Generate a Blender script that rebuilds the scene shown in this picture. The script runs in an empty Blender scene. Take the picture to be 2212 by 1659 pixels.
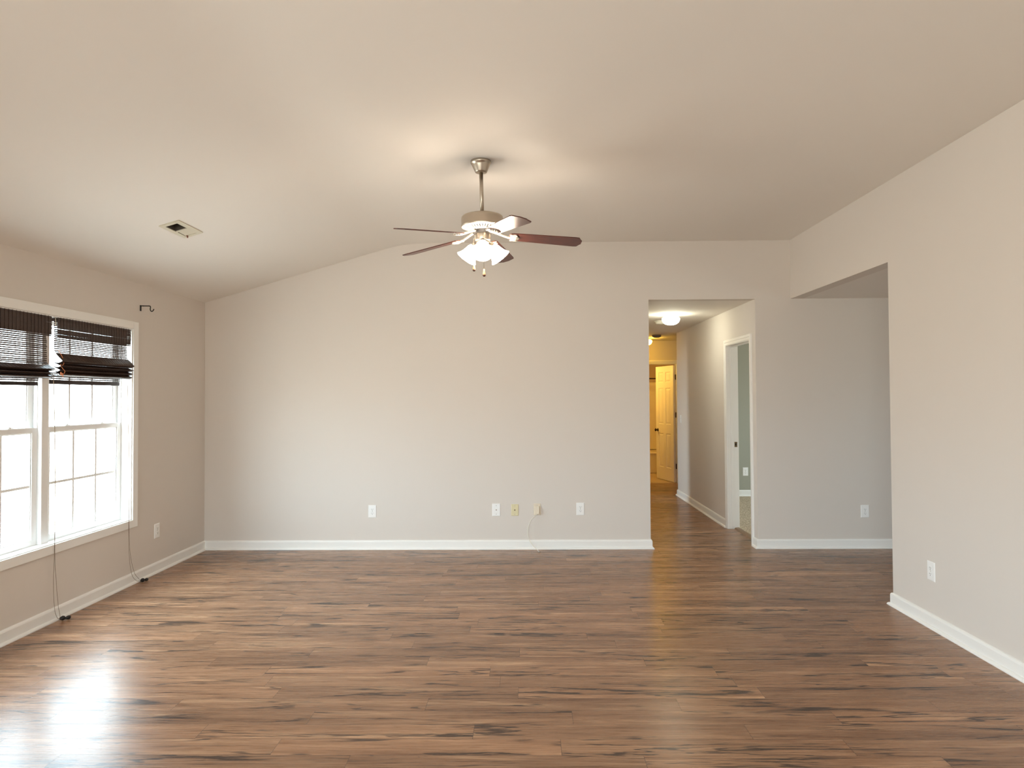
import bpy, bmesh, math, random
from mathutils import Vector, Matrix

random.seed(7)
SC = bpy.context.scene
COL = SC.collection
PI = math.pi

# ------------------------------------------------------------------ camera
F_PX, PITCH, ROLL, YAW, EYE = 1420.0, 0.0194, 0.0056, 0.0136, 1.4916
cam_data = bpy.data.cameras.new('camera')
cam = bpy.data.objects.new('camera', cam_data)
COL.objects.link(cam)
cam_data.sensor_fit = 'HORIZONTAL'
cam_data.sensor_width = 36.0
cam_data.lens = 36.0 * F_PX / 2212.0
cam_data.shift_x = -18.0 / 2212.0
cam_data.clip_start = 0.05
_f = Vector((-math.sin(YAW) * math.cos(PITCH), math.cos(YAW) * math.cos(PITCH), math.sin(PITCH)))
_r = Vector((math.cos(YAW), math.sin(YAW), 0))
_u = _r.cross(_f)
_rr = _r * math.cos(ROLL) - _u * math.sin(ROLL)
_uu = _r * math.sin(ROLL) + _u * math.cos(ROLL)
_m = Matrix((_rr, _uu, -_f)).transposed().to_4x4()
_m.translation = Vector((0, 0, EYE))
cam.matrix_world = _m
SC.camera = cam

# ------------------------------------------------------------------ world, exposure
SKY = (0.74, 0.885, 1.0)
GROUND = (0.80, 0.80, 0.76)
SKY_STRENGTH = 7.5
GROUND_SHARE = 0.72
world = bpy.data.worlds.new('overcast_sky')
SC.world = world
world.use_nodes = True
wn = world.node_tree
wn.nodes.clear()
w_out = wn.nodes.new('ShaderNodeOutputWorld')
w_bg = wn.nodes.new('ShaderNodeBackground')
w_tc = wn.nodes.new('ShaderNodeTexCoord')
w_sep = wn.nodes.new('ShaderNodeSeparateXYZ')
w_ramp = wn.nodes.new('ShaderNodeValToRGB')
wn.links.new(w_tc.outputs['Generated'], w_sep.inputs[0])
w_map = wn.nodes.new('ShaderNodeMapRange')
w_map.inputs['From Min'].default_value = -1
w_map.inputs['From Max'].default_value = 1
wn.links.new(w_sep.outputs['Z'], w_map.inputs['Value'])
wn.links.new(w_map.outputs['Result'], w_ramp.inputs['Fac'])
g = [c * GROUND_SHARE for c in GROUND]
w_ramp.color_ramp.elements[0].position = 0.47
w_ramp.color_ramp.elements[0].color = (*g, 1)
w_ramp.color_ramp.elements[1].position = 0.54
w_ramp.color_ramp.elements[1].color = (*SKY, 1)
wn.links.new(w_ramp.outputs['Color'], w_bg.inputs['Color'])
w_bg.inputs['Strength'].default_value = SKY_STRENGTH
wn.links.new(w_bg.outputs['Background'], w_out.inputs['Surface'])

SC.view_settings.view_transform = 'Standard'
SC.view_settings.look = 'None'
SC.view_settings.gamma = 1.0
SC.view_settings.use_curve_mapping = False
SC.view_settings.exposure = 1.55
SC.cycles.max_bounces = 10
SC.cycles.diffuse_bounces = 7
SC.cycles.glossy_bounces = 4
SC.cycles.transparent_max_bounces = 12
SC.cycles.caustics_reflective = False
SC.cycles.caustics_refractive = False
SC.cycles.sample_clamp_indirect = 8.0

# lamp strengths (the shades themselves give off the light)
FAN_LAMP = (1.0, 0.82, 0.64, 15.0)
HALL_LAMP = (1.0, 0.98, 0.78, 14.0)
CORRIDOR_LAMP = (1.0, 0.55, 0.07, 15.0)


def portal(name, loc, rot, sx, sy):
    d = bpy.data.lights.new(name, 'AREA')
    d.shape = 'RECTANGLE'
    d.size, d.size_y = sx, sy
    d.cycles.is_portal = True
    o = bpy.data.objects.new(name, d)
    o.location = loc
    o.rotation_euler = rot
    COL.objects.link(o)


# room measures (metres)
XL, XR = -3.217, 2.570            # left and right wall faces
YB, YREAR = 6.474, -3.0           # back wall face, rear wall face
ZF, ZL, XC = 3.017, 2.444, -1.237  # flat ceiling, left wall height, crease of the vault
Z8 = 2.44                         # low ceilings
XH0, XH1 = 1.179, 2.223           # hall walls
YE, YH = 4.722, 9.925             # end of right wall, end of hall wall
YF = 11.29                        # far wall of the cross corridor
WY0, WY1, WZ0, WZ1 = 3.52, 5.272, 0.515, 2.058   # window opening in the left wall

portal('window_daylight', (XL - 0.15, (WY0 + WY1) / 2, (WZ0 + WZ1) / 2), (0, -PI / 2, 0), WZ1 - WZ0, WY1 - WY0)
portal('rear_door_daylight', (-1.5, YREAR - 0.12, 1.03), (PI / 2, 0, 0), 1.8, 2.05)
NY0, NY1 = -2.3, 0.2                              # added unseen window behind the camera's left, lights the right wall
portal('added_window_daylight', (XL - 0.15, (NY0 + NY1) / 2, (WZ0 + WZ1) / 2), (0, -PI / 2, 0), WZ1 - WZ0, NY1 - NY0)
portal('added_side_window_daylight', (6.1, 3.6, 1.45), (0, PI / 2, 0), 1.1, 0.8)  # unseen window added to light the side area
portal('added_bedroom_window_daylight', (6.1, 8.0, 1.45), (0, PI / 2, 0), 1.3, 1.3)  # unseen window added to light the bedroom
portal('left_room_daylight', (-1.3, 9.25, 1.225), (0, -PI / 2, 0), 1.75, 0.6)
vl = bpy.data.lights.new('bathroom_vanity_lamp', 'POINT')
vl.color = (1.0, 0.63, 0.13)
vl.energy = 12.0
vl.shadow_soft_size = 0.06
vo = bpy.data.objects.new('bathroom_vanity_lamp', vl)
vo.location = (1.42, 12.15, 2.0)
COL.objects.link(vo)


# ------------------------------------------------------------------ materials
def new_mat(name):
    m = bpy.data.materials.new(name)
    m.use_nodes = True
    nt = m.node_tree
    nt.nodes.clear()
    out = nt.nodes.new('ShaderNodeOutputMaterial')
    return m, nt, out


def N(nt, typ, **kw):
    n = nt.nodes.new(typ)
    for k, v in kw.items():
        if k.startswith('i_'):
            n.inputs[k[2:].replace('_', ' ')].default_value = v
        else:
            setattr(n, k, v)
    return n


def principled(name, color, rough=0.5, metal=0.0, bump=0.0, bscale=100.0, spec=0.5, vary=0.0, vscale=4.0, stretch=None):
    m, nt, out = new_mat(name)
    b = N(nt, 'ShaderNodeBsdfPrincipled')
    b.inputs['Base Color'].default_value = (*color, 1)
    b.inputs['Roughness'].default_value = rough
    b.inputs['Metallic'].default_value = metal
    b.inputs['Specular IOR Level'].default_value = spec
    nt.links.new(b.outputs[0], out.inputs['Surface'])
    tc = N(nt, 'ShaderNodeTexCoord')
    mp = N(nt, 'ShaderNodeMapping')
    nt.links.new(tc.outputs['Object'], mp.inputs['Vector'])
    if stretch:
        mp.inputs['Scale'].default_value = stretch
    if vary:
        nz = N(nt, 'ShaderNodeTexNoise')
        nz.inputs['Scale'].default_value = vscale
        nz.inputs['Detail'].default_value = 4
        nt.links.new(mp.outputs[0], nz.inputs['Vector'])
        mx = N(nt, 'ShaderNodeMix', data_type='RGBA')
        mx.inputs[6].default_value = (*[c * (1 - vary) for c in color], 1)
        mx.inputs[7].default_value = (*[min(1, c * (1 + vary)) for c in color], 1)
        nt.links.new(nz.outputs[0], mx.inputs[0])
        nt.links.new(mx.outputs[2], b.inputs['Base Color'])
    if bump:
        nz = N(nt, 'ShaderNodeTexNoise')
        nz.inputs['Scale'].default_value = bscale
        nz.inputs['Detail'].default_value = 2
        nt.links.new(mp.outputs[0], nz.inputs['Vector'])
        bp = N(nt, 'ShaderNodeBump')
        bp.inputs['Strength'].default_value = bump
        bp.inputs['Distance'].default_value = 0.002
        nt.links.new(nz.outputs[0], bp.inputs['Height'])
        nt.links.new(bp.outputs[0], b.inputs['Normal'])
    return m


def emission(name, color, strength):
    m, nt, out = new_mat(name)
    e = N(nt, 'ShaderNodeEmission')
    e.inputs['Color'].default_value = (*color, 1)
    e.inputs['Strength'].default_value = strength
    nt.links.new(e.outputs[0], out.inputs['Surface'])
    return m


def glass_mat(name):
    m, nt, out = new_mat(name)
    t = N(nt, 'ShaderNodeBsdfTransparent')
    t.inputs['Color'].default_value = (0.96, 0.98, 0.97, 1)
    gl = N(nt, 'ShaderNodeBsdfGlossy')
    gl.inputs['Roughness'].default_value = 0.01
    fr = N(nt, 'ShaderNodeFresnel')
    fr.inputs['IOR'].default_value = 1.45
    mx = N(nt, 'ShaderNodeMixShader')
    ge = N(nt, 'ShaderNodeNewGeometry')
    inv = N(nt, 'ShaderNodeMath', operation='SUBTRACT')
    inv.inputs[0].default_value = 1.0
    nt.links.new(ge.outputs['Backfacing'], inv.inputs[1])
    mul = N(nt, 'ShaderNodeMath', operation='MULTIPLY')
    nt.links.new(fr.outputs[0], mul.inputs[0])
    nt.links.new(inv.outputs[0], mul.inputs[1])
    nt.links.new(mul.outputs[0], mx.inputs[0])
    nt.links.new(t.outputs[0], mx.inputs[1])
    nt.links.new(gl.outputs[0], mx.inputs[2])
    nt.links.new(mx.outputs[0], out.inputs['Surface'])
    return m


def plank_floor():
    """laminate of 129 mm planks running along X, rustic oak with dark checks and knots"""
    W, L = 0.1292, 1.22
    m, nt, out = new_mat('oak_laminate')
    lk = nt.links.new
    geo = N(nt, 'ShaderNodeNewGeometry')
    sep = N(nt, 'ShaderNodeSeparateXYZ')
    lk(geo.outputs['Position'], sep.inputs[0])

    def M(op, a, b=None, c=None):
        n = N(nt, 'ShaderNodeMath', operation=op)
        for i, v in enumerate((a, b, c)):
            if v is None:
                continue
            if isinstance(v, (int, float)):
                n.inputs[i].default_value = v
            else:
                lk(v, n.inputs[i])
        return n.outputs[0]

    X, Y = sep.outputs['X'], sep.outputs['Y']
    ry = M('DIVIDE', M('SUBTRACT', Y, 3.668 - 60 * W), W)
    row = M('FLOOR', ry)
    fy = M('SUBTRACT', ry, row)
    wn1 = N(nt, 'ShaderNodeTexWhiteNoise', noise_dimensions='1D')
    lk(row, wn1.inputs['W'])
    rx = M('ADD', M('DIVIDE', X, L), M('MULTIPLY', wn1.outputs['Value'], 7.0))
    colm = M('FLOOR', rx)
    fx = M('SUBTRACT', rx, colm)
    cid = N(nt, 'ShaderNodeCombineXYZ')
    lk(row, cid.inputs[0])
    lk(colm, cid.inputs[1])
    wn2 = N(nt, 'ShaderNodeTexWhiteNoise', noise_dimensions='3D')
    lk(cid.outputs[0], wn2.inputs['Vector'])
    sid = N(nt, 'ShaderNodeSeparateColor')
    lk(wn2.outputs['Color'], sid.inputs[0])
    r1, r2, r3 = sid.outputs[0], sid.outputs[1], sid.outputs[2]

    def coords(sx, sy, k):
        c = N(nt, 'ShaderNodeCombineXYZ')
        lk(M('ADD', M('MULTIPLY', X, sx), M('MULTIPLY', r1, 40.0 + k)), c.inputs[0])
        lk(M('ADD', M('MULTIPLY', Y, sy), M('MULTIPLY', r2, 60.0 + k)), c.inputs[1])
        lk(M('MULTIPLY', r3, 30.0 + k), c.inputs[2])
        return c.outputs[0]

    def noise(vec, detail=4.0, rough=0.55, dist=0.0):
        n = N(nt, 'ShaderNodeTexNoise')
        n.inputs['Scale'].default_value = 1.0
        n.inputs['Detail'].default_value = detail
        n.inputs['Roughness'].default_value = rough
        n.inputs['Distortion'].default_value = dist
        lk(vec, n.inputs['Vector'])
        return n.outputs[0]

    def ramp(fac, stops):
        r = N(nt, 'ShaderNodeValToRGB')
        els = r.color_ramp.elements
        els[0].position, els[0].color = stops[0][0], (*stops[0][1], 1)
        els[1].position, els[1].color = stops[1][0], (*stops[1][1], 1)
        for p, c in stops[2:]:
            e = els.new(p)
            e.color = (*c, 1)
        lk(fac, r.inputs[0])
        return r.outputs[0]

    def step(fac, a, b):
        n = N(nt, 'ShaderNodeMapRange', interpolation_type='SMOOTHSTEP')
        n.inputs['From Min'].default_value = a
        n.inputs['From Max'].default_value = b
        lk(fac, n.inputs['Value'])
        return n.outputs['Result']

    # broad grain figure
    g1 = noise(coords(1.1, 15.0, 3), 7.0, 0.62, 0.8)
    base = ramp(g1, [(0.28, (0.205, 0.108, 0.062)), (0.44, (0.305, 0.170, 0.099)),
                     (0.57, (0.385, 0.223, 0.133)), (0.70, (0.550, 0.346, 0.208))])
    # fine fibres
    g2 = noise(coords(5.0, 190.0, 5), 4.0, 0.6)
    fib = N(nt, 'ShaderNodeMix', data_type='RGBA', blend_type='MULTIPLY')
    fib.inputs[0].default_value = 1.0
    lk(base, fib.inputs[6])
    lk(ramp(g2, [(0.30, (0.80, 0.78, 0.76)), (0.62, (1.06, 1.06, 1.06))]), fib.inputs[7])
    # tone of each plank
    tone = N(nt, 'ShaderNodeMix', data_type='RGBA', blend_type='MULTIPLY')
    tone.inputs[0].default_value = 1.0
    lk(fib.outputs[2], tone.inputs[6])
    lk(ramp(r2, [(0.0, (0.80, 0.79, 0.79)), (0.5, (0.96, 0.95, 0.94)), (1.0, (1.14, 1.12, 1.10))]), tone.inputs[7])
    # long wandering checks: the middle line of a stretched noise, kept only in places and of changing width
    g4 = noise(coords(0.75, 10.0, 17), 5.0, 0.52, 0.5)
    near = M('ABSOLUTE', M('SUBTRACT', g4, 0.50))
    wid = noise(coords(2.4, 6.0, 41), 3.0)
    keep = step(noise(coords(1.1, 7.0, 23), 3.0), 0.46, 0.54)
    lw = M('MULTIPLY', step(wid, 0.30, 0.70), 0.022)
    line = M('MULTIPLY', step(M('SUBTRACT', M('ADD', lw, 0.007), near), 0.0, 0.010), keep)
    g5 = noise(coords(0.9, 17.0, 53), 4.0, 0.5, 0.4)
    keep2 = step(noise(coords(1.5, 11.0, 61), 3.0), 0.50, 0.57)
    line2 = M('MULTIPLY', M('MULTIPLY', M('SUBTRACT', 1.0, step(M('ABSOLUTE', M('SUBTRACT', g5, 0.49)), 0.006, 0.020)), keep2), 0.8)
    line = M('MAXIMUM', line, line2)
    check = M('MULTIPLY', line, 0.93)
    # grey feathering beside the checks and separate dark patches
    feather = M('MULTIPLY', M('MULTIPLY', M('SUBTRACT', 1.0, step(near, 0.0, 0.075)), keep), M('MULTIPLY', step(wid, 0.46, 0.66), 0.50))
    g3 = noise(coords(1.4, 30.0, 11), 6.0, 0.64, 0.5)
    patch = M('MAXIMUM', feather, M('MULTIPLY', step(g3, 0.61, 0.76), 0.70))
    # knots
    vor = N(nt, 'ShaderNodeTexVoronoi')
    vor.inputs['Scale'].default_value = 1.0
    lk(coords(2.1, 8.0, 29), vor.inputs['Vector'])
    vsep = N(nt, 'ShaderNodeSeparateColor')
    lk(vor.outputs['Color'], vsep.inputs[0])
    knot = M('MULTIPLY', M('SUBTRACT', 1.0, step(vor.outputs['Distance'], 0.03, 0.13)), step(vsep.outputs[0], 0.55, 0.6))
    knot = M('MULTIPLY', knot, 0.8)
    dark = M('MAXIMUM', M('MAXIMUM', patch, check), knot)
    d1 = N(nt, 'ShaderNodeMix', data_type='RGBA')
    lk(dark, d1.inputs[0])
    lk(tone.outputs[2], d1.inputs[6])
    d1.inputs[7].default_value = (0.058, 0.038, 0.029, 1)
    # seams
    ey = M('MINIMUM', fy, M('SUBTRACT', 1.0, fy))
    ex = M('MINIMUM', fx, M('SUBTRACT', 1.0, fx))
    sy = M('SUBTRACT', 1.0, step(ey, 0.006, 0.016))
    sx = M('SUBTRACT', 1.0, step(ex, 0.0007, 0.0017))
    seam = M('MULTIPLY', M('MAXIMUM', sy, sx), 0.62)
    d2 = N(nt, 'ShaderNodeMix', data_type='RGBA')
    lk(seam, d2.inputs[0])
    lk(d1.outputs[2], d2.inputs[6])
    d2.inputs[7].default_value = (0.06, 0.038, 0.027, 1)
    b = N(nt, 'ShaderNodeBsdfPrincipled')
    lk(d2.outputs[2], b.inputs['Base Color'])
    rg = N(nt, 'ShaderNodeMapRange')
    lk(g2, rg.inputs['Value'])
    rg.inputs['From Min'].default_value = 0.3
    rg.inputs['From Max'].default_value = 0.7
    rg.inputs['To Min'].default_value = 0.25
    rg.inputs['To Max'].default_value = 0.31
    lk(rg.outputs['Result'], b.inputs['Roughness'])
    b.inputs['Specular IOR Level'].default_value = 0.27
    h = M('SUBTRACT', M('MULTIPLY', g2, 0.25), M('MAXIMUM', M('MAXIMUM', sy, sx), M('MULTIPLY', check, 0.12)))
    bp = N(nt, 'ShaderNodeBump')
    bp.inputs['Strength'].default_value = 0.16
    bp.inputs['Distance'].default_value = 0.001
    lk(h, bp.inputs['Height'])
    lk(bp.outputs[0], b.inputs['Normal'])
    lk(b.outputs[0], out.inputs['Surface'])
    return m


def wood_mat(name, dark, light, scale, rough, axis_stretch):
    m, nt, out = new_mat(name)
    lk = nt.links.new
    tc = N(nt, 'ShaderNodeTexCoord')
    mp = N(nt, 'ShaderNodeMapping')
    mp.inputs['Scale'].default_value = axis_stretch
    lk(tc.outputs['Object'], mp.inputs[0])
    nz = N(nt, 'ShaderNodeTexNoise')
    nz.inputs['Scale'].default_value = scale
    nz.inputs['Detail'].default_value = 6
    nz.inputs['Distortion'].default_value = 0.4
    lk(mp.outputs[0], nz.inputs['Vector'])
    r = N(nt, 'ShaderNodeValToRGB')
    r.color_ramp.elements[0].position = 0.32
    r.color_ramp.elements[0].color = (*dark, 1)
    r.color_ramp.elements[1].position = 0.68
    r.color_ramp.elements[1].color = (*light, 1)
    lk(nz.outputs[0], r.inputs[0])
    b = N(nt, 'ShaderNodeBsdfPrincipled')
    b.inputs['Roughness'].default_value = rough
    lk(r.outputs[0], b.inputs['Base Color'])
    lk(b.outputs[0], out.inputs['Surface'])
    return m


def carpet_mat():
    m, nt, out = new_mat('speckled_carpet')
    lk = nt.links.new
    tc = N(nt, 'ShaderNodeTexCoord')
    nz = N(nt, 'ShaderNodeTexNoise')
    nz.inputs['Scale'].default_value = 90
    nz.inputs['Detail'].default_value = 4
    lk(tc.outputs['Object'], nz.inputs['Vector'])
    r = N(nt, 'ShaderNodeValToRGB')
    r.color_ramp.elements[0].position = 0.38
    r.color_ramp.elements[0].color = (0.27, 0.20, 0.13, 1)
    r.color_ramp.elements[1].position = 0.62
    r.color_ramp.elements[1].color = (0.72, 0.60, 0.44, 1)
    lk(nz.outputs[0], r.inputs[0])
    b = N(nt, 'ShaderNodeBsdfPrincipled')
    b.inputs['Roughness'].default_value = 0.95
    lk(r.outputs[0], b.inputs['Base Color'])
    bp = N(nt, 'ShaderNodeBump')
    bp.inputs['Strength'].default_value = 0.8
    bp.inputs['Distance'].default_value = 0.006
    lk(nz.outputs[0], bp.inputs['Height'])
    lk(bp.outputs[0], b.inputs['Normal'])
    lk(b.outputs[0], out.inputs['Surface'])
    return m


def tile_mat():
    m, nt, out = new_mat('beige_floor_tile')
    lk = nt.links.new
    geo = N(nt, 'ShaderNodeNewGeometry')
    br = N(nt, 'ShaderNodeTexBrick')
    br.offset = 0.0
    br.inputs['Color1'].default_value = (0.50, 0.38, 0.27, 1)
    br.inputs['Color2'].default_value = (0.46, 0.35, 0.25, 1)
    br.inputs['Mortar'].default_value = (0.30, 0.24, 0.18, 1)
    br.inputs['Scale'].default_value = 1.0
    br.inputs['Brick Width'].default_value = 0.3
    br.inputs['Row Height'].default_value = 0.3
    br.inputs['Mortar Size'].default_value = 0.005
    lk(geo.outputs['Position'], br.inputs['Vector'])
    b = N(nt, 'ShaderNodeBsdfPrincipled')
    b.inputs['Roughness'].default_value = 0.4
    lk(br.outputs['Color'], b.inputs['Base Color'])
    lk(b.outputs[0], out.inputs['Surface'])
    return m


M = {
    'wall': principled('greige_wall_paint', (0.71, 0.657, 0.603), 0.75, bump=0.06, bscale=260, spec=0.25),
    'ceiling': principled('ceiling_paint', (0.82, 0.785, 0.735), 0.85, bump=0.05, bscale=220, spec=0.2),
    'sage': principled('sage_wall_paint', (0.37, 0.365, 0.30), 0.8, bump=0.05, bscale=260, spec=0.2),
    'brown_wall': principled('tan_bath_paint', (0.42, 0.32, 0.24), 0.8, spec=0.2),
    'trim': principled('white_trim_paint', (0.88, 0.87, 0.84), 0.38, spec=0.4),
    'vinyl': principled('white_vinyl', (0.86, 0.86, 0.85), 0.35, spec=0.4),
    'door': principled('white_door_paint', (0.84, 0.80, 0.72), 0.42, spec=0.4),
    'floor': plank_floor(),
    'carpet': carpet_mat(),
    'tile': tile_mat(),
    'glass': glass_mat('window_glass'),
    'bamboo': wood_mat('dark_bamboo', (0.020, 0.0095, 0.006), (0.060, 0.026, 0.015), 14, 0.45, (1, 6, 40)),
    'string': principled('brown_string', (0.05, 0.022, 0.014), 0.8),
    'cord': principled('tan_cord', (0.20, 0.135, 0.085), 0.8),
    'orange_cord': principled('orange_cord', (0.60, 0.20, 0.08), 0.7),
    'ivory_cord': principled('ivory_tape', (0.62, 0.52, 0.40), 0.7),
    'tassel': principled('dark_tassel_wood', (0.012, 0.009, 0.008), 0.4),
    'nickel': principled('brushed_nickel', (0.52, 0.455, 0.375), 0.36, metal=1.0, bump=0.04, bscale=60, stretch=(1, 1, 30)),
    'lit_nickel': principled('lamp_paled_nickel', (0.72, 0.68, 0.60), 0.40, metal=0.55),  # lamplight on blade irons and vent plate put into a paler nickel
    'dark': principled('dark_cavity', (0.012, 0.011, 0.010), 0.6),
    'blade': wood_mat('rosewood_blade', (0.052, 0.014, 0.010), (0.135, 0.038, 0.024), 9, 0.33, (1.2, 16, 8)),
    'fob': wood_mat('pale_wood_fob', (0.62, 0.42, 0.20), (0.75, 0.55, 0.30), 30, 0.4, (1, 1, 0.2)),
    'fob_tip': principled('brown_fob_tip', (0.09, 0.035, 0.018), 0.4),
    'shade': emission('lit_frosted_shade', FAN_LAMP[:3], FAN_LAMP[3]),
    'hall_bowl': emission('lit_hall_bowl', HALL_LAMP[:3], HALL_LAMP[3]),
    'corridor_bowl': emission('lit_corridor_bowl', CORRIDOR_LAMP[:3], CORRIDOR_LAMP[3]),
    'plate': principled('white_plastic_plate', (0.90, 0.895, 0.88), 0.35, spec=0.45),
    'ivory': principled('yellowed_plastic_plate', (0.74, 0.66, 0.42), 0.4, spec=0.4),
    'beige': principled('beige_plastic_plate', (0.74, 0.65, 0.52), 0.4, spec=0.4),
    'cable': principled('ivory_cable', (0.78, 0.74, 0.64), 0.45),
    'slot': principled('dark_slot', (0.05, 0.045, 0.04), 0.6),
    'screw': principled('painted_screw', (0.50, 0.47, 0.42), 0.4, metal=0.3),
    'brass': principled('tarnished_brass', (0.20, 0.14, 0.08), 0.4, metal=0.9),
    'bronze': principled('dark_bronze', (0.055, 0.034, 0.024), 0.38, metal=0.7),
    'black': principled('black_iron', (0.010, 0.008, 0.007), 0.45),
    'steel': principled('satin_steel', (0.62, 0.60, 0.57), 0.3, metal=1.0),
    'register': principled('cream_register_enamel', (0.70, 0.66, 0.54), 0.45),
    'duct': principled('dark_duct_lining', (0.085, 0.070, 0.052), 0.8),  # plain dark brown lining
    'red_lever': principled('rusty_lever', (0.22, 0.07, 0.04), 0.5),
    'detector': principled('aged_white_plastic', (0.76, 0.73, 0.64), 0.5),
    'shaded_plastic': principled('shade_darkened_plastic', (0.24, 0.19, 0.16), 0.5),
    'acrylic': principled('cream_acrylic', (0.76, 0.68, 0.55), 0.3),
    'threshold': wood_mat('oak_threshold', (0.20, 0.12, 0.07), (0.34, 0.22, 0.13), 12, 0.4, (20, 2, 10)),
}


# ------------------------------------------------------------------ mesh builder
class MB:
    def __init__(self):
        self.v, self.f, self.smooth = [], [], []

    def add(self, verts, faces, smooth=False, T=None):
        k = len(self.v)
        for p in verts:
            p = Vector(p)
            self.v.append(T @ p if T is not None else p)
        for fc in faces:
            self.f.append([k + i for i in fc])
            self.smooth.append(smooth)
        return self

    def box(self, a, b, T=None):
        (x0, y0, z0), (x1, y1, z1) = a, b
        vs = [(x0, y0, z0), (x1, y0, z0), (x1, y1, z0), (x0, y1, z0), (x0, y0, z1), (x1, y0, z1), (x1, y1, z1), (x0, y1, z1)]
        fs = [(0, 3, 2, 1), (4, 5, 6, 7), (0, 1, 5, 4), (1, 2, 6, 5), (2, 3, 7, 6), (3, 0, 4, 7)]
        return self.add(vs, fs, False, T)

    def lathe(self, prof, seg=32, T=None, caps=True, smooth=True):
        vs, fs = [], []
        n = len(prof)
        for i in range(seg):
            a = 2 * PI * i / seg
            for r, z in prof:
                vs.append((r * math.cos(a), r * math.sin(a), z))
        for i in range(seg):
            j = (i + 1) % seg
            for q in range(n - 1):
                fs.append((i * n + q, j * n + q, j * n + q + 1, i * n + q + 1))
        self.add(vs, fs, smooth, T)
        if caps:
            for q in (0, n - 1):
                if prof[q][0] > 1e-5:
                    self.add([(prof[q][0] * math.cos(2 * PI * i / seg), prof[q][0] * math.sin(2 * PI * i / seg), prof[q][1]) for i in range(seg)], [tuple(range(seg))], False, T)
        return self

    def cyl(self, p0, p1, r, seg=16, r2=None, T=None):
        p0, p1 = Vector(p0), Vector(p1)
        d = p1 - p0
        q = d.to_track_quat('Z', 'Y').to_matrix().to_4x4()
        q.translation = p0
        T2 = q if T is None else T @ q
        return self.lathe([(r, 0), (r if r2 is None else r2, d.length)], seg, T2)

    def tube(self, pts, r, seg=8, T=None, taper=None):
        pts = [Vector(p) for p in pts]
        n = len(pts)
        vs, fs = [], []
        up = Vector((0, 0, 1))
        prev = None
        for i, p in enumerate(pts):
            t = (pts[min(i + 1, n - 1)] - pts[max(i - 1, 0)]).normalized()
            a = t.cross(up) if prev is None else prev - t * prev.dot(t)
            if a.length < 1e-4:
                a = t.cross(Vector((1, 0, 0)))
            a.normalize()
            prev = a
            b = t.cross(a)
            rr = r if taper is None else r * taper[i]
            for k in range(seg):
                th = 2 * PI * k / seg
                vs.append(p + (a * math.cos(th) + b * math.sin(th)) * rr)
        for i in range(n - 1):
            for k in range(seg):
                j = (k + 1) % seg
                fs.append((i * seg + k, i * seg + j, (i + 1) * seg + j, (i + 1) * seg + k))
        self.add(vs, fs, True, T)
        self.add(vs[:seg], [tuple(range(seg))], False, T)
        self.add(vs[-seg:], [tuple(range(seg))], False, T)
        return self

    def prism(self, poly, z0, z1, T=None):
        n = len(poly)
        vs = [(x, y, z0) for x, y in poly] + [(x, y, z1) for x, y in poly]
        fs = [tuple(range(n))[::-1], tuple(range(n, 2 * n))]
        for i in range(n):
            j = (i + 1) % n
            fs.append((i, j, n + j, n + i))
        return self.add(vs, fs, False, T)

    def sweep(self, path, prof, before=None, after=None, T=None):
        """profile (outward offset, z) carried along a flat path; outward is to the left of the direction of travel"""
        P = [Vector((x, y)) for x, y in path]
        ext = ([Vector(before)] if before else []) + P + ([Vector(after)] if after else [])
        off = 1 if before else 0
        rows = []
        for i in range(len(P)):
            k = i + off
            d0 = (ext[k] - ext[k - 1]).normalized() if k > 0 else None
            d1 = (ext[k + 1] - ext[k]).normalized() if k + 1 < len(ext) else None
            if d0 is None:
                d0 = d1
            if d1 is None:
                d1 = d0
            n0, n1 = Vector((-d0.y, d0.x)), Vector((-d1.y, d1.x))
            mit = (n0 + n1)
            mit = mit / max(1e-6, mit.dot(n0))
            rows.append([(P[i].x + mit.x * o, P[i].y + mit.y * o, z) for o, z in prof])
        n = len(prof)
        vs = [p for r_ in rows for p in r_]
        fs = []
        for i in range(len(P) - 1):
            for q in range(n):
                w = (q + 1) % n
                fs.append((i * n + q, i * n + w, (i + 1) * n + w, (i + 1) * n + q))
        fs.append(tuple(range(n)))
        fs.append(tuple(range((len(P) - 1) * n, len(P) * n)))
        return self.add(vs, fs, False, T)

    def build(self, name, mat, parent=None, world=False, bevel=0.0, segs=2):
        """one mesh object; parented pieces are in the parent's own frame unless world=True"""
        vs = self.v
        loc = Vector((0, 0, 0))
        if parent is not None and world:
            o0 = Vector((0, 0, 0))
            p = parent
            while p is not None:
                o0 += p.location
                p = p.parent
            vs = [p_ - o0 for p_ in vs]
        xs, ys, zs = [p[0] for p in vs], [p[1] for p in vs], [p[2] for p in vs]
        loc = Vector(((min(xs) + max(xs)) / 2, (min(ys) + max(ys)) / 2, min(zs)))
        me = bpy.data.meshes.new(name)
        me.from_pydata([p - loc for p in vs], [], self.f)
        for pl, s in zip(me.polygons, self.smooth):
            pl.use_smooth = s
        bm = bmesh.new()
        bm.from_mesh(me)
        bmesh.ops.remove_doubles(bm, verts=bm.verts, dist=1e-6)
        bmesh.ops.recalc_face_normals(bm, faces=bm.faces)
        bm.to_mesh(me)
        bm.free()
        me.materials.append(M[mat] if isinstance(mat, str) else mat)
        o = bpy.data.objects.new(name, me)
        COL.objects.link(o)
        o.location = loc
        if parent is not None:
            o.parent = parent
        if bevel:
            md = o.modifiers.new('bevel', 'BEVEL')
            md.width = bevel
            md.segments = segs
            md.limit_method = 'ANGLE'
            md.angle_limit = math.radians(40)
        return o


def tag(o, label, cat, group=None, kind=None):
    o['label'] = label
    o['category'] = cat
    if group:
        o['group'] = group
    if kind:
        o['kind'] = kind
    return o


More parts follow.
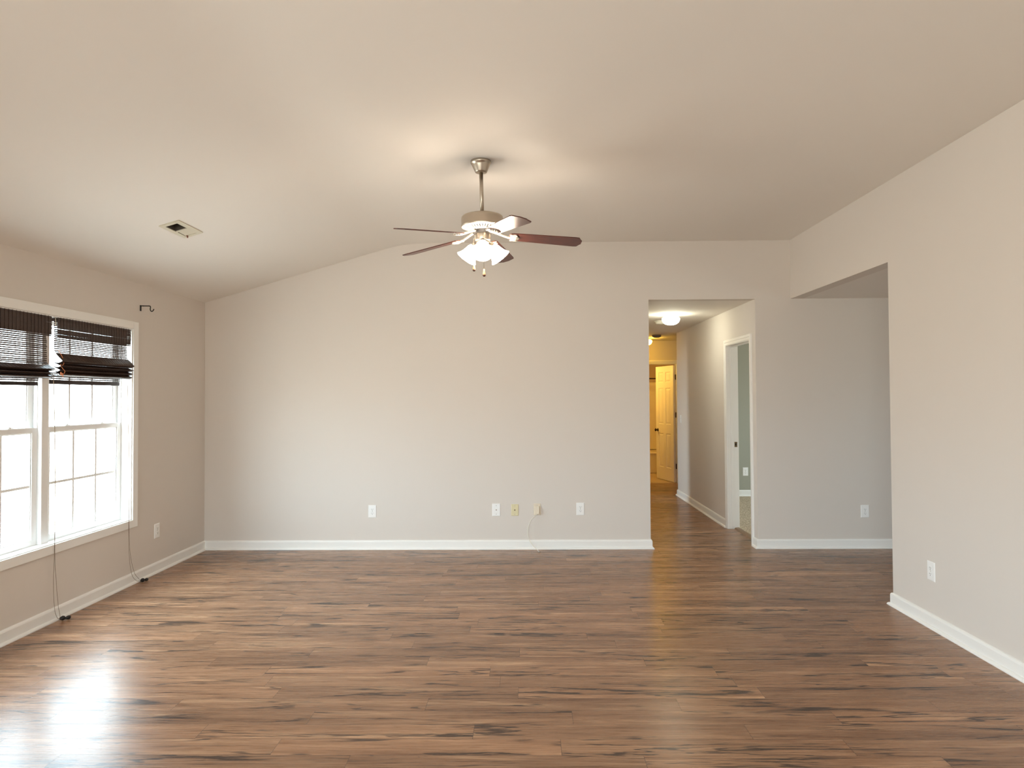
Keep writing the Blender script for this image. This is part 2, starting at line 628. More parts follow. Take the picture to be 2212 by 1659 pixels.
def empty(name, loc=(0, 0, 0), rot=(0, 0, 0)):
    o = bpy.data.objects.new(name, None)
    o.empty_display_size = 0.1
    COL.objects.link(o)
    o.location = loc
    o.rotation_euler = rot
    return o


def copy_tree(o, parent=None):
    c = o.copy()
    COL.objects.link(c)
    if parent is not None:
        c.parent = parent
    for ch in list(o.children):
        copy_tree(ch, c)
    return c


def structure(o, label, cat):
    return tag(o, label, cat, kind='structure')


# ------------------------------------------------------------------ room shell
m = MB()
m.box((XL - 0.2, YREAR - 0.2, -0.12), (6.2, YF, 0.0))
structure(m.build('floor', 'floor'), 'brown rustic oak laminate floor of long narrow planks', 'floor')

# left wall with the window hole
m = MB()
t = 0.16
m.box((XL - t, YREAR - 0.2, 0), (XL, NY0, ZL + 0.1)).box((XL - t, NY1, 0), (XL, WY0, ZL + 0.1)).box((XL - t, NY0, 0), (XL, NY1, WZ0)).box((XL - t, NY0, WZ1), (XL, NY1, ZL + 0.1)).box((XL - t, WY1, 0), (XL, YB + 0.115, ZL + 0.1))
m.box((XL - t, WY0, 0), (XL, WY1, WZ0)).box((XL - t, WY0, WZ1), (XL, WY1, ZL + 0.1))
structure(m.build('wall_left', 'wall'), 'greige left wall with the wide double window', 'wall')

# back wall: left of the hall, header over the hall, right of the hall into the side area
m = MB()
y1 = YB + 0.115
m.box((XL, YB, 0), (XH0, y1, 3.1)).box((XH0, YB, Z8), (XH1, y1, 3.1)).box((XH1, YB, 0), (6.2, y1, 3.1))
structure(m.build('wall_back', 'wall'), 'greige back wall with the tall hall opening', 'wall')

m = MB()
m.box((XR, YREAR - 0.2, 0), (XR + 0.12, YE, 3.1)).box((XR, YE, Z8), (XR + 0.12, YB, 3.1))
structure(m.build('wall_right', 'wall'), 'pale right wall ending at a wide opening under a dropped header', 'wall')

m = MB()
m.box((XL, YREAR - 0.12, 0), (-2.4, YREAR, 3.1)).box((-0.6, YREAR - 0.12, 0), (XR, YREAR, 3.1)).box((-2.4, YREAR - 0.12, 2.05), (-0.6, YREAR, 3.1))
structure(m.build('wall_rear', 'wall'), 'greige wall behind the camera with a glazed patio door', 'wall')

# side area beyond the right wall
m = MB()
m.box((6.0, 1.4, 0), (6.12, 3.2, Z8)).box((6.0, 4.0, 0), (6.12, YB, Z8)).box((6.0, 3.2, 0), (6.12, 4.0, 0.9)).box((6.0, 3.2, 2.0), (6.12, 4.0, Z8))
m.box((XR + 0.12, 1.4, 0), (6.0, 1.5, Z8))
structure(m.build('wall_side', 'wall'), 'greige walls of the side area beyond the right wall', 'wall')

# hall
DY0, DY1, DZ = 6.645, 7.42, 2.045
m = MB()
m.box((XH1, y1, 0), (XH1 + 0.115, DY0 - 0.018, Z8)).box((XH1, DY1 + 0.018, 0), (XH1 + 0.115, YH, Z8))
m.box((XH1, DY0 - 0.018, DZ + 0.018), (XH1 + 0.115, DY1 + 0.018, Z8))
structure(m.build('wall_hall_right', 'wall'), 'greige right wall of the hall with the bedroom doorway', 'wall')
m = MB()
LY0, LY1, LZ = 9.255, 9.80, 2.04
m.box((XH0 - 0.115, y1, 0), (XH0, LY0, Z8)).box((XH0 - 0.115, LY1, 0), (XH0, YH, Z8)).box((XH0 - 0.115, LY0, LZ), (XH0, LY1, Z8)).box((-1.0, YH - 0.115, 0), (XH0 - 0.115, YH, Z8)).box((-1.1, YH - 0.115, 0), (-1.0, YF + 0.11, Z8))
m.box((4.5, YH, 0), (4.6, YF + 0.11, Z8))
structure(m.build('wall_hall_left', 'wall'), 'greige left side of the hall and ends of the cross corridor', 'wall')
m = MB()
m.box((-1.32, y1, 0), (-1.20, 8.95, Z8)).box((-1.32, 9.55, 0), (-1.20, YH, Z8)).box((-1.32, 8.95, 0), (-1.20, 9.55, 0.35)).box((-1.32, 8.95, 2.1), (-1.20, 9.55, Z8))
m.box((-1.20, 7.2, 0), (XH0 - 0.115, 7.3, Z8))
structure(m.build('wall_left_room', 'wall'), 'greige walls of the daylit room left of the hall', 'wall')
BX0, BX1, BZ = 1.845, 2.515, 2.035
m = MB()
m.box((-1.0, YF, 0), (BX0 - 0.018, YF + 0.11, Z8)).box((BX1 + 0.018, YF, 0), (4.5, YF + 0.11, Z8)).box((BX0 - 0.018, YF, BZ + 0.018), (BX1 + 0.018, YF + 0.11, Z8))
structure(m.build('wall_hall_far', 'wall'), 'amber lit far wall of the corridor around the bathroom door', 'wall')

# bedroom
m = MB()
m.box((XH1 + 0.115, 9.74, 0), (6.0, YH, Z8)).box((6.0, YB + 0.115, 0), (6.12, 7.35, Z8)).box((6.0, 8.65, 0), (6.12, YH, Z8)).box((6.0, 7.35, 0), (6.12, 8.65, 0.8)).box((6.0, 7.35, 2.1), (6.12, 8.65, Z8))
structure(m.build('wall_bedroom', 'sage'), 'grey green bedroom wall seen through the hall doorway', 'wall')
m = MB()
m.box((XH1 + 0.116, YB + 0.116, 0.0), (6.0, 9.74, 0.014))
structure(m.build('floor_bedroom', 'carpet'), 'speckled tan carpet in the bedroom doorway', 'floor')

# bathroom
m = MB()
m.box((1.2, 13.45, 0), (3.0, 13.55, Z8))
structure(m.build('wall_bathroom', 'brown_wall'), 'tan bathroom back wall above the shower surround', 'wall')
for nm, xa in (('wall_bathroom_left', 1.1), ('wall_bathroom_right', 3.0)):
    m = MB()
    m.box((xa, YF + 0.11, 0), (xa + 0.1, 13.55, Z8))
    structure(m.build(nm, 'brown_wall'), 'tan side wall of the bathroom', 'wall')
m = MB()
m.box((1.1, YF, -0.1), (3.1, 13.55, 0.004))
structure(m.build('floor_bathroom', 'tile'), 'beige tiled bathroom floor', 'floor')

# ceiling: vault slope with a duct hole, flat part, and the low ceilings
LEN = math.hypot(XC - XL, ZF - ZL)
ANG = math.atan2(ZF - ZL, XC - XL)
SLOPE = Matrix.Translation((XL, 0, ZL)) @ Matrix.Rotation(-ANG, 4, 'Y')   # local x up the slope, local z out of the room


def su(x):
    return (x - XL) / math.cos(ANG)


REG_U0, REG_U1, REG_V0, REG_V1 = su(-2.488), su(-2.352), 4.368, 4.698   # register outline
H_U0, H_U1, H_V0, H_V1 = su(-2.463), su(-2.382), 4.405, 4.535           # its open throat
m = MB()
e0, e1, v0, v1 = -0.2, LEN, YREAR - 0.2, YB + 0.1
m.box((e0, v0, 0), (e1, H_V0, 0.14), SLOPE).box((e0, H_V1, 0), (e1, v1, 0.14), SLOPE)
m.box((e0, H_V0, 0), (H_U0, H_V1, 0.14), SLOPE).box((H_U1, H_V0, 0), (e1, H_V1, 0.14), SLOPE)
m.box((XC, v0, ZF), (XR + 0.2, v1, ZF + 0.16))
# curved strip added under the sharp vault crease to soften its shading
A0, A1, A2 = Vector((XC - 0.20 * math.cos(ANG), 0, ZF - 0.20 * math.sin(ANG))), Vector((XC, 0, ZF)), Vector((XC + 0.20, 0, ZF))
arc = [(A0 * (1 - q / 8) ** 2 + A1 * 2 * (q / 8) * (1 - q / 8) + A2 * (q / 8) ** 2) for q in range(9)]
vs = [(p_.x, yy, p_.z) for yy in (v0, v1) for p_ in arc]
m.add(vs, [(q, q + 1, 10 + q, 9 + q) for q in range(8)], True)
m.box((XR + 0.12, 1.4, Z8), (6.2, YB, Z8 + 0.14))
m.box((-1.4, YB + 0.115, Z8), (6.2, 13.6, Z8 + 0.14))
structure(m.build('ceiling', 'ceiling'), 'vaulted greige ceiling sloping down to the left wall', 'ceiling')

# baseboards: flat board with eased top and a shoe moulding
BB = [(0.0, 0.0), (0.031, 0.0), (0.031, 0.006), (0.027, 0.013), (0.020, 0.018), (0.0145, 0.019), (0.0145, 0.074), (0.012, 0.082), (0.007, 0.088), (0.0, 0.090)]
m = MB().sweep([(XL, YB), (XL, YREAR)][::-1], [(-o, z) for o, z in BB], after=(0, YB))
structure(m.build('baseboard_left', 'trim'), 'white baseboard along the left wall', 'baseboard')
m = MB().sweep([(XL, YB), (XH0, YB), (XH0, LY0 - 0.07)], [(-o, z) for o, z in BB], before=(XL, 0))
structure(m.build('baseboard_back', 'trim'), 'white baseboard along the back wall turning into the hall', 'baseboard')
m = MB().sweep([(XR, YREAR), (XR, YE), (XR + 0.12, YE), (XR + 0.12, 1.5)], BB)
structure(m.build('baseboard_right', 'trim'), 'white baseboard along the right wall wrapping its end', 'baseboard')
m = MB().sweep([(XH1, DY0 - 0.07), (XH1, YB), (6.0, YB)], [(-o * -1, z) for o, z in BB])
m.v = []
m.f = []
m.smooth = []
m.sweep([(6.0, YB), (XH1, YB), (XH1, DY0 - 0.07)], BB)
structure(m.build('baseboard_side', 'trim'), 'white baseboard right of the hall opening', 'baseboard')
m = MB().sweep([(XH1, DY1 + 0.068), (XH1, YH), (4.4, YH)], BB)
structure(m.build('baseboard_hall', 'trim'), 'white baseboard along the right wall of the hall', 'baseboard')
m = MB().sweep([(5.99, 9.74), (XH1 + 0.12, 9.74)], BB)
for i, p in enumerate(m.v):
    m.v[i] = Vector((p[0], p[1], p[2] + 0.014 if p[2] < 0.03 else p[2] + 0.014))
structure(m.build('baseboard_bedroom', 'trim'), 'white baseboard on the bedroom wall behind the doorway', 'baseboard')


# ------------------------------------------------------------------ window
def frame_rect(m, x0, x1, y0, y1, z0, z1, w, wb=None, wt=None):
    wb = wb or w
    wt = wt or w
    m.box((x0, y0, z0), (x1, y0 + w, z1)).box((x0, y1 - w, z0), (x1, y1, z1))
    m.box((x0, y0 + w, z0), (x1, y1 - w, z0 + wb)).box((x0, y0 + w, z1 - wt), (x1, y1 - w, z1))


win = empty('window_1', (XL, (WY0 + WY1) / 2, WZ0))
structure(win, 'wide white double window with grid panes in the left wall', 'window')
# flat casing with an inner bead
m = MB()
frame_rect(m, XL, XL + 0.017, WY0 - 0.066, WY1 + 0.068, WZ0 - 0.060, WZ1 + 0.060, 0.066, 0.060, 0.060)
m.build('casing', 'trim', win, world=True, bevel=0.002)
m = MB()
frame_rect(m, XL - 0.14, XL + 0.006, WY0 - 0.004, WY1 + 0.004, WZ0 - 0.004, WZ1 + 0.004, 0.012)
m.build('jamb', 'vinyl', win, world=True)
m = MB()
m.box((XL - 0.14, 4.363, WZ0), (XL - 0.05, 4.430, WZ1))
m.build('mullion', 'vinyl', win, world=True, bevel=0.003)
ZMEET = 1.296
units = [(WY0 + 0.008, 4.363), (4.430, WY1 - 0.008)]
for ya, yb in units:
    # track liners
    m = MB()
    m.box((XL - 0.138, ya, WZ0), (XL - 0.116, ya + 0.016, WZ1)).box((XL - 0.138, yb - 0.016, WZ0), (XL - 0.116, yb, WZ1))
    m.box((XL - 0.094, yb - 0.010, ZMEET), (XL - 0.078, yb, WZ1 - 0.01)).box((XL - 0.094, ya, ZMEET), (XL - 0.078, ya + 0.010, WZ1 - 0.01))
    m.build('sash_track', 'vinyl', win, world=True)
    for nm, x0, x1, z0, z1, wb, wt in (('lower_sash', XL - 0.105, XL - 0.078, WZ0 + 0.008, ZMEET + 0.006, 0.040, 0.034), ('upper_sash', XL - 0.136, XL - 0.109, ZMEET - 0.03, WZ1 - 0.008, 0.034, 0.036)):
        m = MB()
        frame_rect(m, x0, x1, ya + 0.002, yb - 0.002, z0, z1, 0.046, wb, wt)
        # glazing bead
        frame_rect(m, x0 + 0.006, x1 - 0.006, ya + 0.046, yb - 0.046, z0 + wb - 0.002, z1 - wt + 0.002, 0.008)
        sash = m.build(nm, 'vinyl', win, world=True, bevel=0.002)
        gx = (x0 + x1) / 2
        m = MB()
        m.box((gx - 0.002, ya + 0.050, z0 + wb), (gx + 0.002, yb - 0.050, z1 - wt))
        m.build('pane', 'glass', sash, world=True)
        m = MB()
        a, b = ya + 0.048, yb - 0.048
        zz0, zz1 = z0 + wb, z1 - wt
        for k in (1, 2):
            yc = a + (b - a) * k / 3
            m.box((gx - 0.004, yc - 0.009, zz0), (gx + 0.0045, yc + 0.009, zz1))
        zc = (zz0 + zz1) / 2
        m.box((gx - 0.0042, a, zc - 0.009), (gx + 0.0043, b, zc + 0.009))
        m.build('muntin', 'vinyl', sash, world=True)
        if nm == 'lower_sash':
            for k in (0.27, 0.73):
                yc = ya + (yb - ya) * k
                m = MB()
                m.box((x0 + 0.004, yc - 0.024, z1), (x1 - 0.002, yc + 0.024, z1 + 0.006))
                m.prism([(-0.012, -0.009), (0.010, -0.009), (0.020, 0.0), (0.010, 0.009), (-0.012, 0.009)], 0.006, 0.014,
                        Matrix.Translation((x0 + 0.013, yc, z1)) @ Matrix.Rotation(PI / 2, 4, 'Z'))
                m.build('sash_lock', 'vinyl', sash, world=True, bevel=0.0015)

# openings outside the picture, added for daylight
w4 = empty('added_left_window', (XL, (NY0 + NY1) / 2, WZ0))
structure(w4, 'unseen white double window added in the left wall behind the camera for daylight', 'window')
m = MB()
frame_rect(m, XL, XL + 0.017, NY0 - 0.066, NY1 + 0.066, WZ0 - 0.060, WZ1 + 0.060, 0.066, 0.060, 0.060)
m.build('casing', 'trim', w4, world=True)
m = MB()
frame_rect(m, XL - 0.12, XL - 0.08, NY0, NY1, WZ0, WZ1, 0.05)
m.box((XL - 0.12, (NY0 + NY1) / 2 - 0.05, WZ0), (XL - 0.07, (NY0 + NY1) / 2 + 0.05, WZ1)).box((XL - 0.115, NY0, ZMEET - 0.03), (XL - 0.08, NY1, ZMEET + 0.01))
m.build('sash', 'vinyl', w4, world=True)
m = MB()
m.box((XL - 0.102, NY0 + 0.05, WZ0 + 0.05), (XL - 0.098, NY1 - 0.05, WZ1 - 0.05))
m.build('pane', 'glass', w4, world=True)
#: patio door behind, unseen windows added to light side area and bedroom
door3 = empty('door_3', (-1.5, YREAR, 0))
structure(door3, 'white glazed patio door in the wall behind the camera', 'door')
m = MB()
for x0, x1 in ((-2.4, -1.47), (-1.53, -0.6)):
    m.box((x0, YREAR - 0.09, 0.0), (x0 + 0.07, YREAR - 0.04, 2.05)).box((x1 - 0.07, YREAR - 0.09, 0.0), (x1, YREAR - 0.04, 2.05))
    m.box((x0, YREAR - 0.09, 0.0), (x1, YREAR - 0.04, 0.09)).box((x0, YREAR - 0.09, 1.97), (x1, YREAR - 0.04, 2.05))
m.build('sliding_frame', 'vinyl', door3, world=True)
m = MB()
m.box((-2.33, YREAR - 0.068, 0.09), (-0.67, YREAR - 0.062, 1.97))
m.build('pane', 'glass', door3, world=True)
for nm, ya, yb, za, zb, lb in (('added_side_window', 3.2, 4.0, 0.9, 2.0, 'unseen white framed window added to light the side area'), ('added_bedroom_window', 7.35, 8.65, 0.8, 2.1, 'unseen white framed window added to light the bedroom')):
    w = empty(nm, (6.06, (ya + yb) / 2, za))
    structure(w, lb, 'window')
    m = MB()
    frame_rect(m, 6.03, 6.08, ya, yb, za, zb, 0.05)
    m.box((6.035, (ya + yb) / 2 - 0.012, za), (6.075, (ya + yb) / 2 + 0.012, zb))
    m.build('sash', 'vinyl', w, world=True)
    m = MB()
    m.box((6.053, ya + 0.05, za + 0.05), (6.057, yb - 0.05, zb - 0.05))
    m.build('pane', 'glass', w, world=True)

# ------------------------------------------------------------------ doorways in the hall
d1 = empty('door_1', (XH1, (DY0 + DY1) / 2, 0))
structure(d1, 'white cased doorway to the bedroom in the hall wall', 'door')
CAS = [(0.0, 0.0), (0.0, 0.010), (0.012, 0.013), (0.030, 0.014), (0.036, 0.018), (0.058, 0.018), (0.062, 0.014), (0.062, 0.0)]   # (distance from the opening, thickness)


def casing(parent, T, w, h):
    """three mitred pieces round an opening of width w and height h; local x across, y up, z out of the wall"""
    m = MB()
    rows = []
    for (sx, px), (py, sy) in (((-1, 0), (0, 0)), ((-1, 0), (h, 1)), ((1, w), (h, 1)), ((1, w), (0, 0))):
        rows.append([(px + sx * (o + 0.005), py + sy * (o + 0.005), tt) for o, tt in CAS])
    n = len(CAS)
    vs = [p for r_ in rows for p in r_]
    fs = []
    for i in range(3):
        for q in range(n):
            k = (q + 1) % n
            fs.append((i * n + q, i * n + k, (i + 1) * n + k, (i + 1) * n + q))
    fs.append(tuple(range(n)))
    fs.append(tuple(range(3 * n, 4 * n)))
    m.add(vs, fs, False, T)
    return m.build('casing', 'trim', parent, world=True)


casing(d1, Matrix(((0, 0, -1, XH1), (1, 0, 0, DY0), (0, 1, 0, 0), (0, 0, 0, 1))), DY1 - DY0, DZ)
casing(d1, Matrix(((0, 0, 1, XH1 + 0.115), (1, 0, 0, DY0), (0, 1, 0, 0.014), (0, 0, 0, 1))), DY1 - DY0, DZ - 0.014)
m = MB()
m.box((XH1 - 0.001, DY0 - 0.018, 0), (XH1 + 0.116, DY0, DZ + 0.018)).box((XH1 - 0.001, DY1, 0), (XH1 + 0.116, DY1 + 0.018, DZ + 0.018)).box((XH1 - 0.001, DY0, DZ), (XH1 + 0.116, DY1, DZ + 0.018))
m.build('jamb', 'trim', d1, world=True)
m = MB()
m.box((XH1 + 0.035, DY0, 0.014), (XH1 + 0.070, DY0 + 0.011, DZ)).box((XH1 + 0.035, DY1 - 0.011, 0.014), (XH1 + 0.070, DY1, DZ)).box((XH1 + 0.035, DY0, DZ - 0.011), (XH1 + 0.070, DY1, DZ))
m.build('door_stop', 'trim', d1, world=True, bevel=0.002)
m = MB()
m.box((XH1 + 0.076, DY1 - 0.0025, 0.914), (XH1 + 0.106, DY1 + 0.001, 0.972))
sp = m.build('strike_plate', 'brass', d1, world=True)
m = MB()
m.box((XH1 + 0.083, DY1 - 0.0032, 0.932), (XH1 + 0.096, DY1 + 0.001, 0.956))
m.build('latch_hole', 'dark', sp, world=True)
m = MB()
m.prism([(XH1 + 0.062, 0.0), (XH1 + 0.075, 0.014), (XH1 + 0.108, 0.018), (XH1 + 0.122, 0.0145)], 0, 1,
        Matrix(((1, 0, 0, 0), (0, 0, DY1 - DY0, DY0), (0, 1, 0, 0), (0, 0, 0, 1))))
m.build('threshold', 'threshold', d1, world=True)

d2 = empty('door_2', (2.508, YF + 0.03, 0))
structure(d2, 'amber lit white six panel bathroom door standing ajar', 'door')
casing(d2, Matrix(((1, 0, 0, BX0), (0, 0, -1, YF), (0, 1, 0, 0), (0, 0, 0, 1))), BX1 - BX0, BZ)
m = MB()
m.box((BX0 - 0.018, YF - 0.001, 0), (BX0, YF + 0.111, BZ + 0.018)).box((BX1, YF - 0.001, 0), (BX1 + 0.018, YF + 0.111, BZ + 0.018)).box((BX0, YF - 0.001, BZ), (BX1, YF + 0.111, BZ + 0.018))
m.build('jamb', 'trim', d2, world=True)


def panel_door(w, h, t):
    """six panel slab, local x along the width from the hinge, z up, faces at y=0 and y=t; raised fields in sunk panels"""
    m = MB()
    xs = [0.0, 0.105, w / 2 - 0.045, w / 2 + 0.045, w - 0.105, w]
    zs = [0.0, 0.22, 0.82, 0.98, 1.62, 1.72, 1.90, h]
    holes = {(1, 1), (3, 1), (1, 3), (3, 3), (1, 5), (3, 5)}
    for i in range(5):
        for k in range(7):
            a, b = (xs[i], 0, zs[k]), (xs[i + 1], t, zs[k + 1])
            if (i, k) not in holes:
                m.box(a, b)
                continue
            x0, x1, z0, z1 = xs[i], xs[i + 1], zs[k], zs[k + 1]
            for yf, dy in ((0.0, 1), (t, -1)):
                rings = []
                for ins, dep in ((0.0, 0.0), (0.010, 0.008), (0.018, 0.008), (0.042, 0.002)):
                    y = yf + dy * dep
                    rings.append([(x0 + ins, y, z0 + ins), (x1 - ins, y, z0 + ins), (x1 - ins, y, z1 - ins), (x0 + ins, y, z1 - ins)])
                vs = [p for r_ in rings for p in r_]
                fs = []
                for q in range(3):
                    for e in range(4):
                        j = (e + 1) % 4
                        fs.append((q * 4 + e, q * 4 + j, q * 4 + 4 + j, q * 4 + 4 + e))
                fs.append((12, 13, 14, 15))
                m.add(vs, fs)
    return m


ang = math.atan2(0.62, -0.172)
TD = Matrix.Translation((2.505, YF + 0.045, 0.012)) @ Matrix.Rotation(ang, 4, 'Z')
m = panel_door(0.655, 2.005, 0.035)
m.v = [TD @ p for p in m.v]
slab = m.build('door_slab', 'door', d2, world=True)
for yy, dd in ((0.035, 1), (0.0, -1)):
    m = MB()
    T = TD @ Matrix.Translation((0.655 - 0.065, yy, 0.872)) @ Matrix.Rotation(-PI / 2 * dd, 4, 'X')
    m.lathe([(0.0, -0.001), (0.030, -0.001), (0.031, 0.004), (0.016, 0.008), (0.011, 0.014), (0.011, 0.026), (0.020, 0.032), (0.027, 0.042), (0.027, 0.050), (0.018, 0.058), (0.0, 0.060)], 20, T)
    m.build('door_knob', 'bronze', slab, world=True)
for hz in (0.24, 1.12, 1.77):
    m = MB()
    m.cyl((2.510, YF + 0.028, hz), (2.510, YF + 0.028, hz + 0.09), 0.009, 10)
    m.box((2.511, YF + 0.004, hz), (2.5165, YF + 0.030, hz + 0.09))
    m.build('hinge', 'bronze', d2, world=True)

d4 = empty('door_4', (XH0, (LY0 + LY1) / 2, 0))
structure(d4, 'white cased doorway in the left wall of the hall', 'door')
casing(d4, Matrix(((0, 0, 1, XH0), (1, 0, 0, LY0), (0, 1, 0, 0), (0, 0, 0, 1))), LY1 - LY0, LZ)
w5 = empty('window_5', (-1.26, 9.25, 0.35))
structure(w5, 'narrow white window of the room left of the hall', 'window')
m = MB()
frame_rect(m, -1.29, -1.23, 8.95, 9.55, 0.35, 2.1, 0.03)
m.build('sash', 'vinyl', w5, world=True)
m = MB()
m.box((-1.262, 8.98, 0.38), (-1.258, 9.52, 2.07))
m.build('pane', 'glass', w5, world=True)

# ------------------------------------------------------------------ bathroom fittings
tub = empty('bathtub', (2.1, 13.08, 0.004))
tag(tub, 'cream bathtub behind the half open bathroom door', 'bathtub')
m = MB()
x0, x1, y0, y1b, zt = 1.205, 2.995, 12.72, 13.44, 0.405
m.box((x0, y0, 0.004), (x1, y0 + 0.05, zt)).box((x0, y1b - 0.06, 0.004), (x1, y1b, zt)).box((x0, y0 + 0.05, 0.004), (x0 + 0.08, y1b - 0.06, zt)).box((x1 - 0.08, y0 + 0.05, 0.004), (x1, y1b - 0.06, zt)).box((x0 + 0.08, y0 + 0.05, 0.004), (x1 - 0.08, y1b - 0.06, 0.06))
m.build('tub_shell', 'acrylic', tub, world=True, bevel=0.012)
m = MB()
m.box((x0, y0 - 0.012, zt - 0.035), (x1, y0 + 0.06, zt + 0.003))
m.build('tub_rim', 'acrylic', tub, world=True, bevel=0.01)
m = MB()
m.box((1.205, 13.425, 0.412), (2.995, 13.445, 1.77)).box((1.205, 12.74, 0.412), (1.222, 13.425, 1.77)).box((2.978, 12.74, 0.412), (2.995, 13.425, 1.77))
for xx in (2.39, 1.75):
    m.box((xx, 13.41, 0.412), (xx + 0.035, 13.425, 1.74))
tag(m.build('shower_surround', 'acrylic', bevel=0.004), 'cream panelled shower surround standing above the bathtub', 'shower surround')
rod = empty('shower_rod', (2.1, 12.76, 1.815))
tag(rod, 'dark shower curtain rod spanning above the bathtub', 'curtain rod')
m = MB()
m.cyl((1.2, 12.76, 1.83), (3.0, 12.76, 1.83), 0.0125, 14)
m.build('rod', 'bronze', rod, world=True)
for xa, xb in ((1.2, 1.212), (2.988, 3.0)):
    m = MB()
    m.cyl((xa, 12.76, 1.83), (xb, 12.76, 1.83), 0.03, 16)
    m.build('flange', 'bronze', rod, world=True)

# ------------------------------------------------------------------ ceiling fan
FAN_A = 0.1109
fan = empty('ceiling_fan', (-0.3053, 4.2213, ZF), (0.0109, -0.0201, 0))
tag(fan, 'ceiling fan with five dark red wood blades and three lit bell shades', 'ceiling fan')
m = MB()
m.lathe([(0.0, 0.004), (0.066, 0.004), (0.067, -0.010), (0.065, -0.017), (0.060, -0.020), (0.057, -0.030), (0.047, -0.052), (0.040, -0.068), (0.037, -0.074), (0.030, -0.076), (0.0, -0.076)], 40)
m.build('canopy', 'nickel', fan)
m = MB()
m.cyl((0, 0, -0.072), (0, 0, -0.352), 0.0125, 20)
dr = m.build('downrod', 'nickel', fan)
m = MB()
m.lathe([(0.0, -0.334), (0.022, -0.334), (0.026, -0.350), (0.0, -0.352)], 20)
m.build('collar', 'dark', fan)
m = MB()
m.lathe([(0.0, -0.346), (0.060, -0.346), (0.105, -0.350), (0.124, -0.356), (0.133, -0.364), (0.1355, -0.374), (0.1355, -0.416), (0.138, -0.418), (0.138, -0.424), (0.132, -0.428), (0.0, -0.428)], 56)
m.build('motor_housing', 'nickel', fan)
# vented lower plate: rings joined by radial ribs over a dark cavity
m = MB()
P0, P1 = (0.134, -0.428), (0.074, -0.452)


def plate_pt(s):
    return P0[0] + (P1[0] - P0[0]) * s, P0[1] + (P1[1] - P0[1]) * s


for s0, s1 in ((0.0, 0.26), (0.74, 1.0)):
    ra, za = plate_pt(s0)
    rb, zb = plate_pt(s1)
    m.lathe([(ra, za), (rb, zb), (rb, zb + 0.004), (ra, za + 0.004)], 56, caps=False, smooth=False)
for k in range(40):
    a = 2 * PI * k / 40
    ra, za = plate_pt(0.24)
    rb, zb = plate_pt(0.76)
    T = Matrix.Rotation(a, 4, 'Z')
    m.add([(ra, -0.0058, za), (ra, 0.0058, za), (rb, 0.0036, zb), (rb, -0.0036, zb), (ra, -0.0058, za + 0.003), (ra, 0.0058, za + 0.003), (rb, 0.0036, zb + 0.003), (rb, -0.0036, zb + 0.003)],
          [(0, 1, 2, 3), (4, 7, 6, 5), (0, 4, 5, 1), (1, 5, 6, 2), (2, 6, 7, 3), (3, 7, 4, 0)], False, T)
m.build('vent_plate', 'lit_nickel', fan)
m = MB()
m.lathe([(0.0, -0.426), (0.128, -0.427), (0.074, -0.446), (0.062, -0.447), (0.062, -0.470), (0.0, -0.470)], 40)
m.build('flywheel', 'dark', fan)
m = MB()
m.lathe([(0.0, -0.468), (0.050, -0.468), (0.051, -0.472), (0.051, -0.510), (0.047, -0.518), (0.0, -0.520)], 40)
m.build('switch_housing', 'nickel', fan)

# blades: local frame at the blade root, x outwards
BLADE_OUT = []


def blade_outline():
    pts = []
    L0, L1 = 0.0, 0.475
    hw0, hw1 = 0.052, 0.066
    pts += [(L0 + 0.012, -hw0 + 0.004), (L0 + 0.03, -hw0)]
    pts += [(L1 - 0.045, -hw1), (L1 - 0.022, -hw1 + 0.004), (L1 - 0.008, -0.032), (L1, -0.022), (L1, 0.022), (L1 - 0.008, 0.032), (L1 - 0.022, hw1 - 0.004), (L1 - 0.045, hw1)]
    pts += [(L0 + 0.03, hw0), (L0 + 0.012, hw0 - 0.004), (L0, hw0 - 0.018), (L0, -hw0 + 0.018)]
    return pts


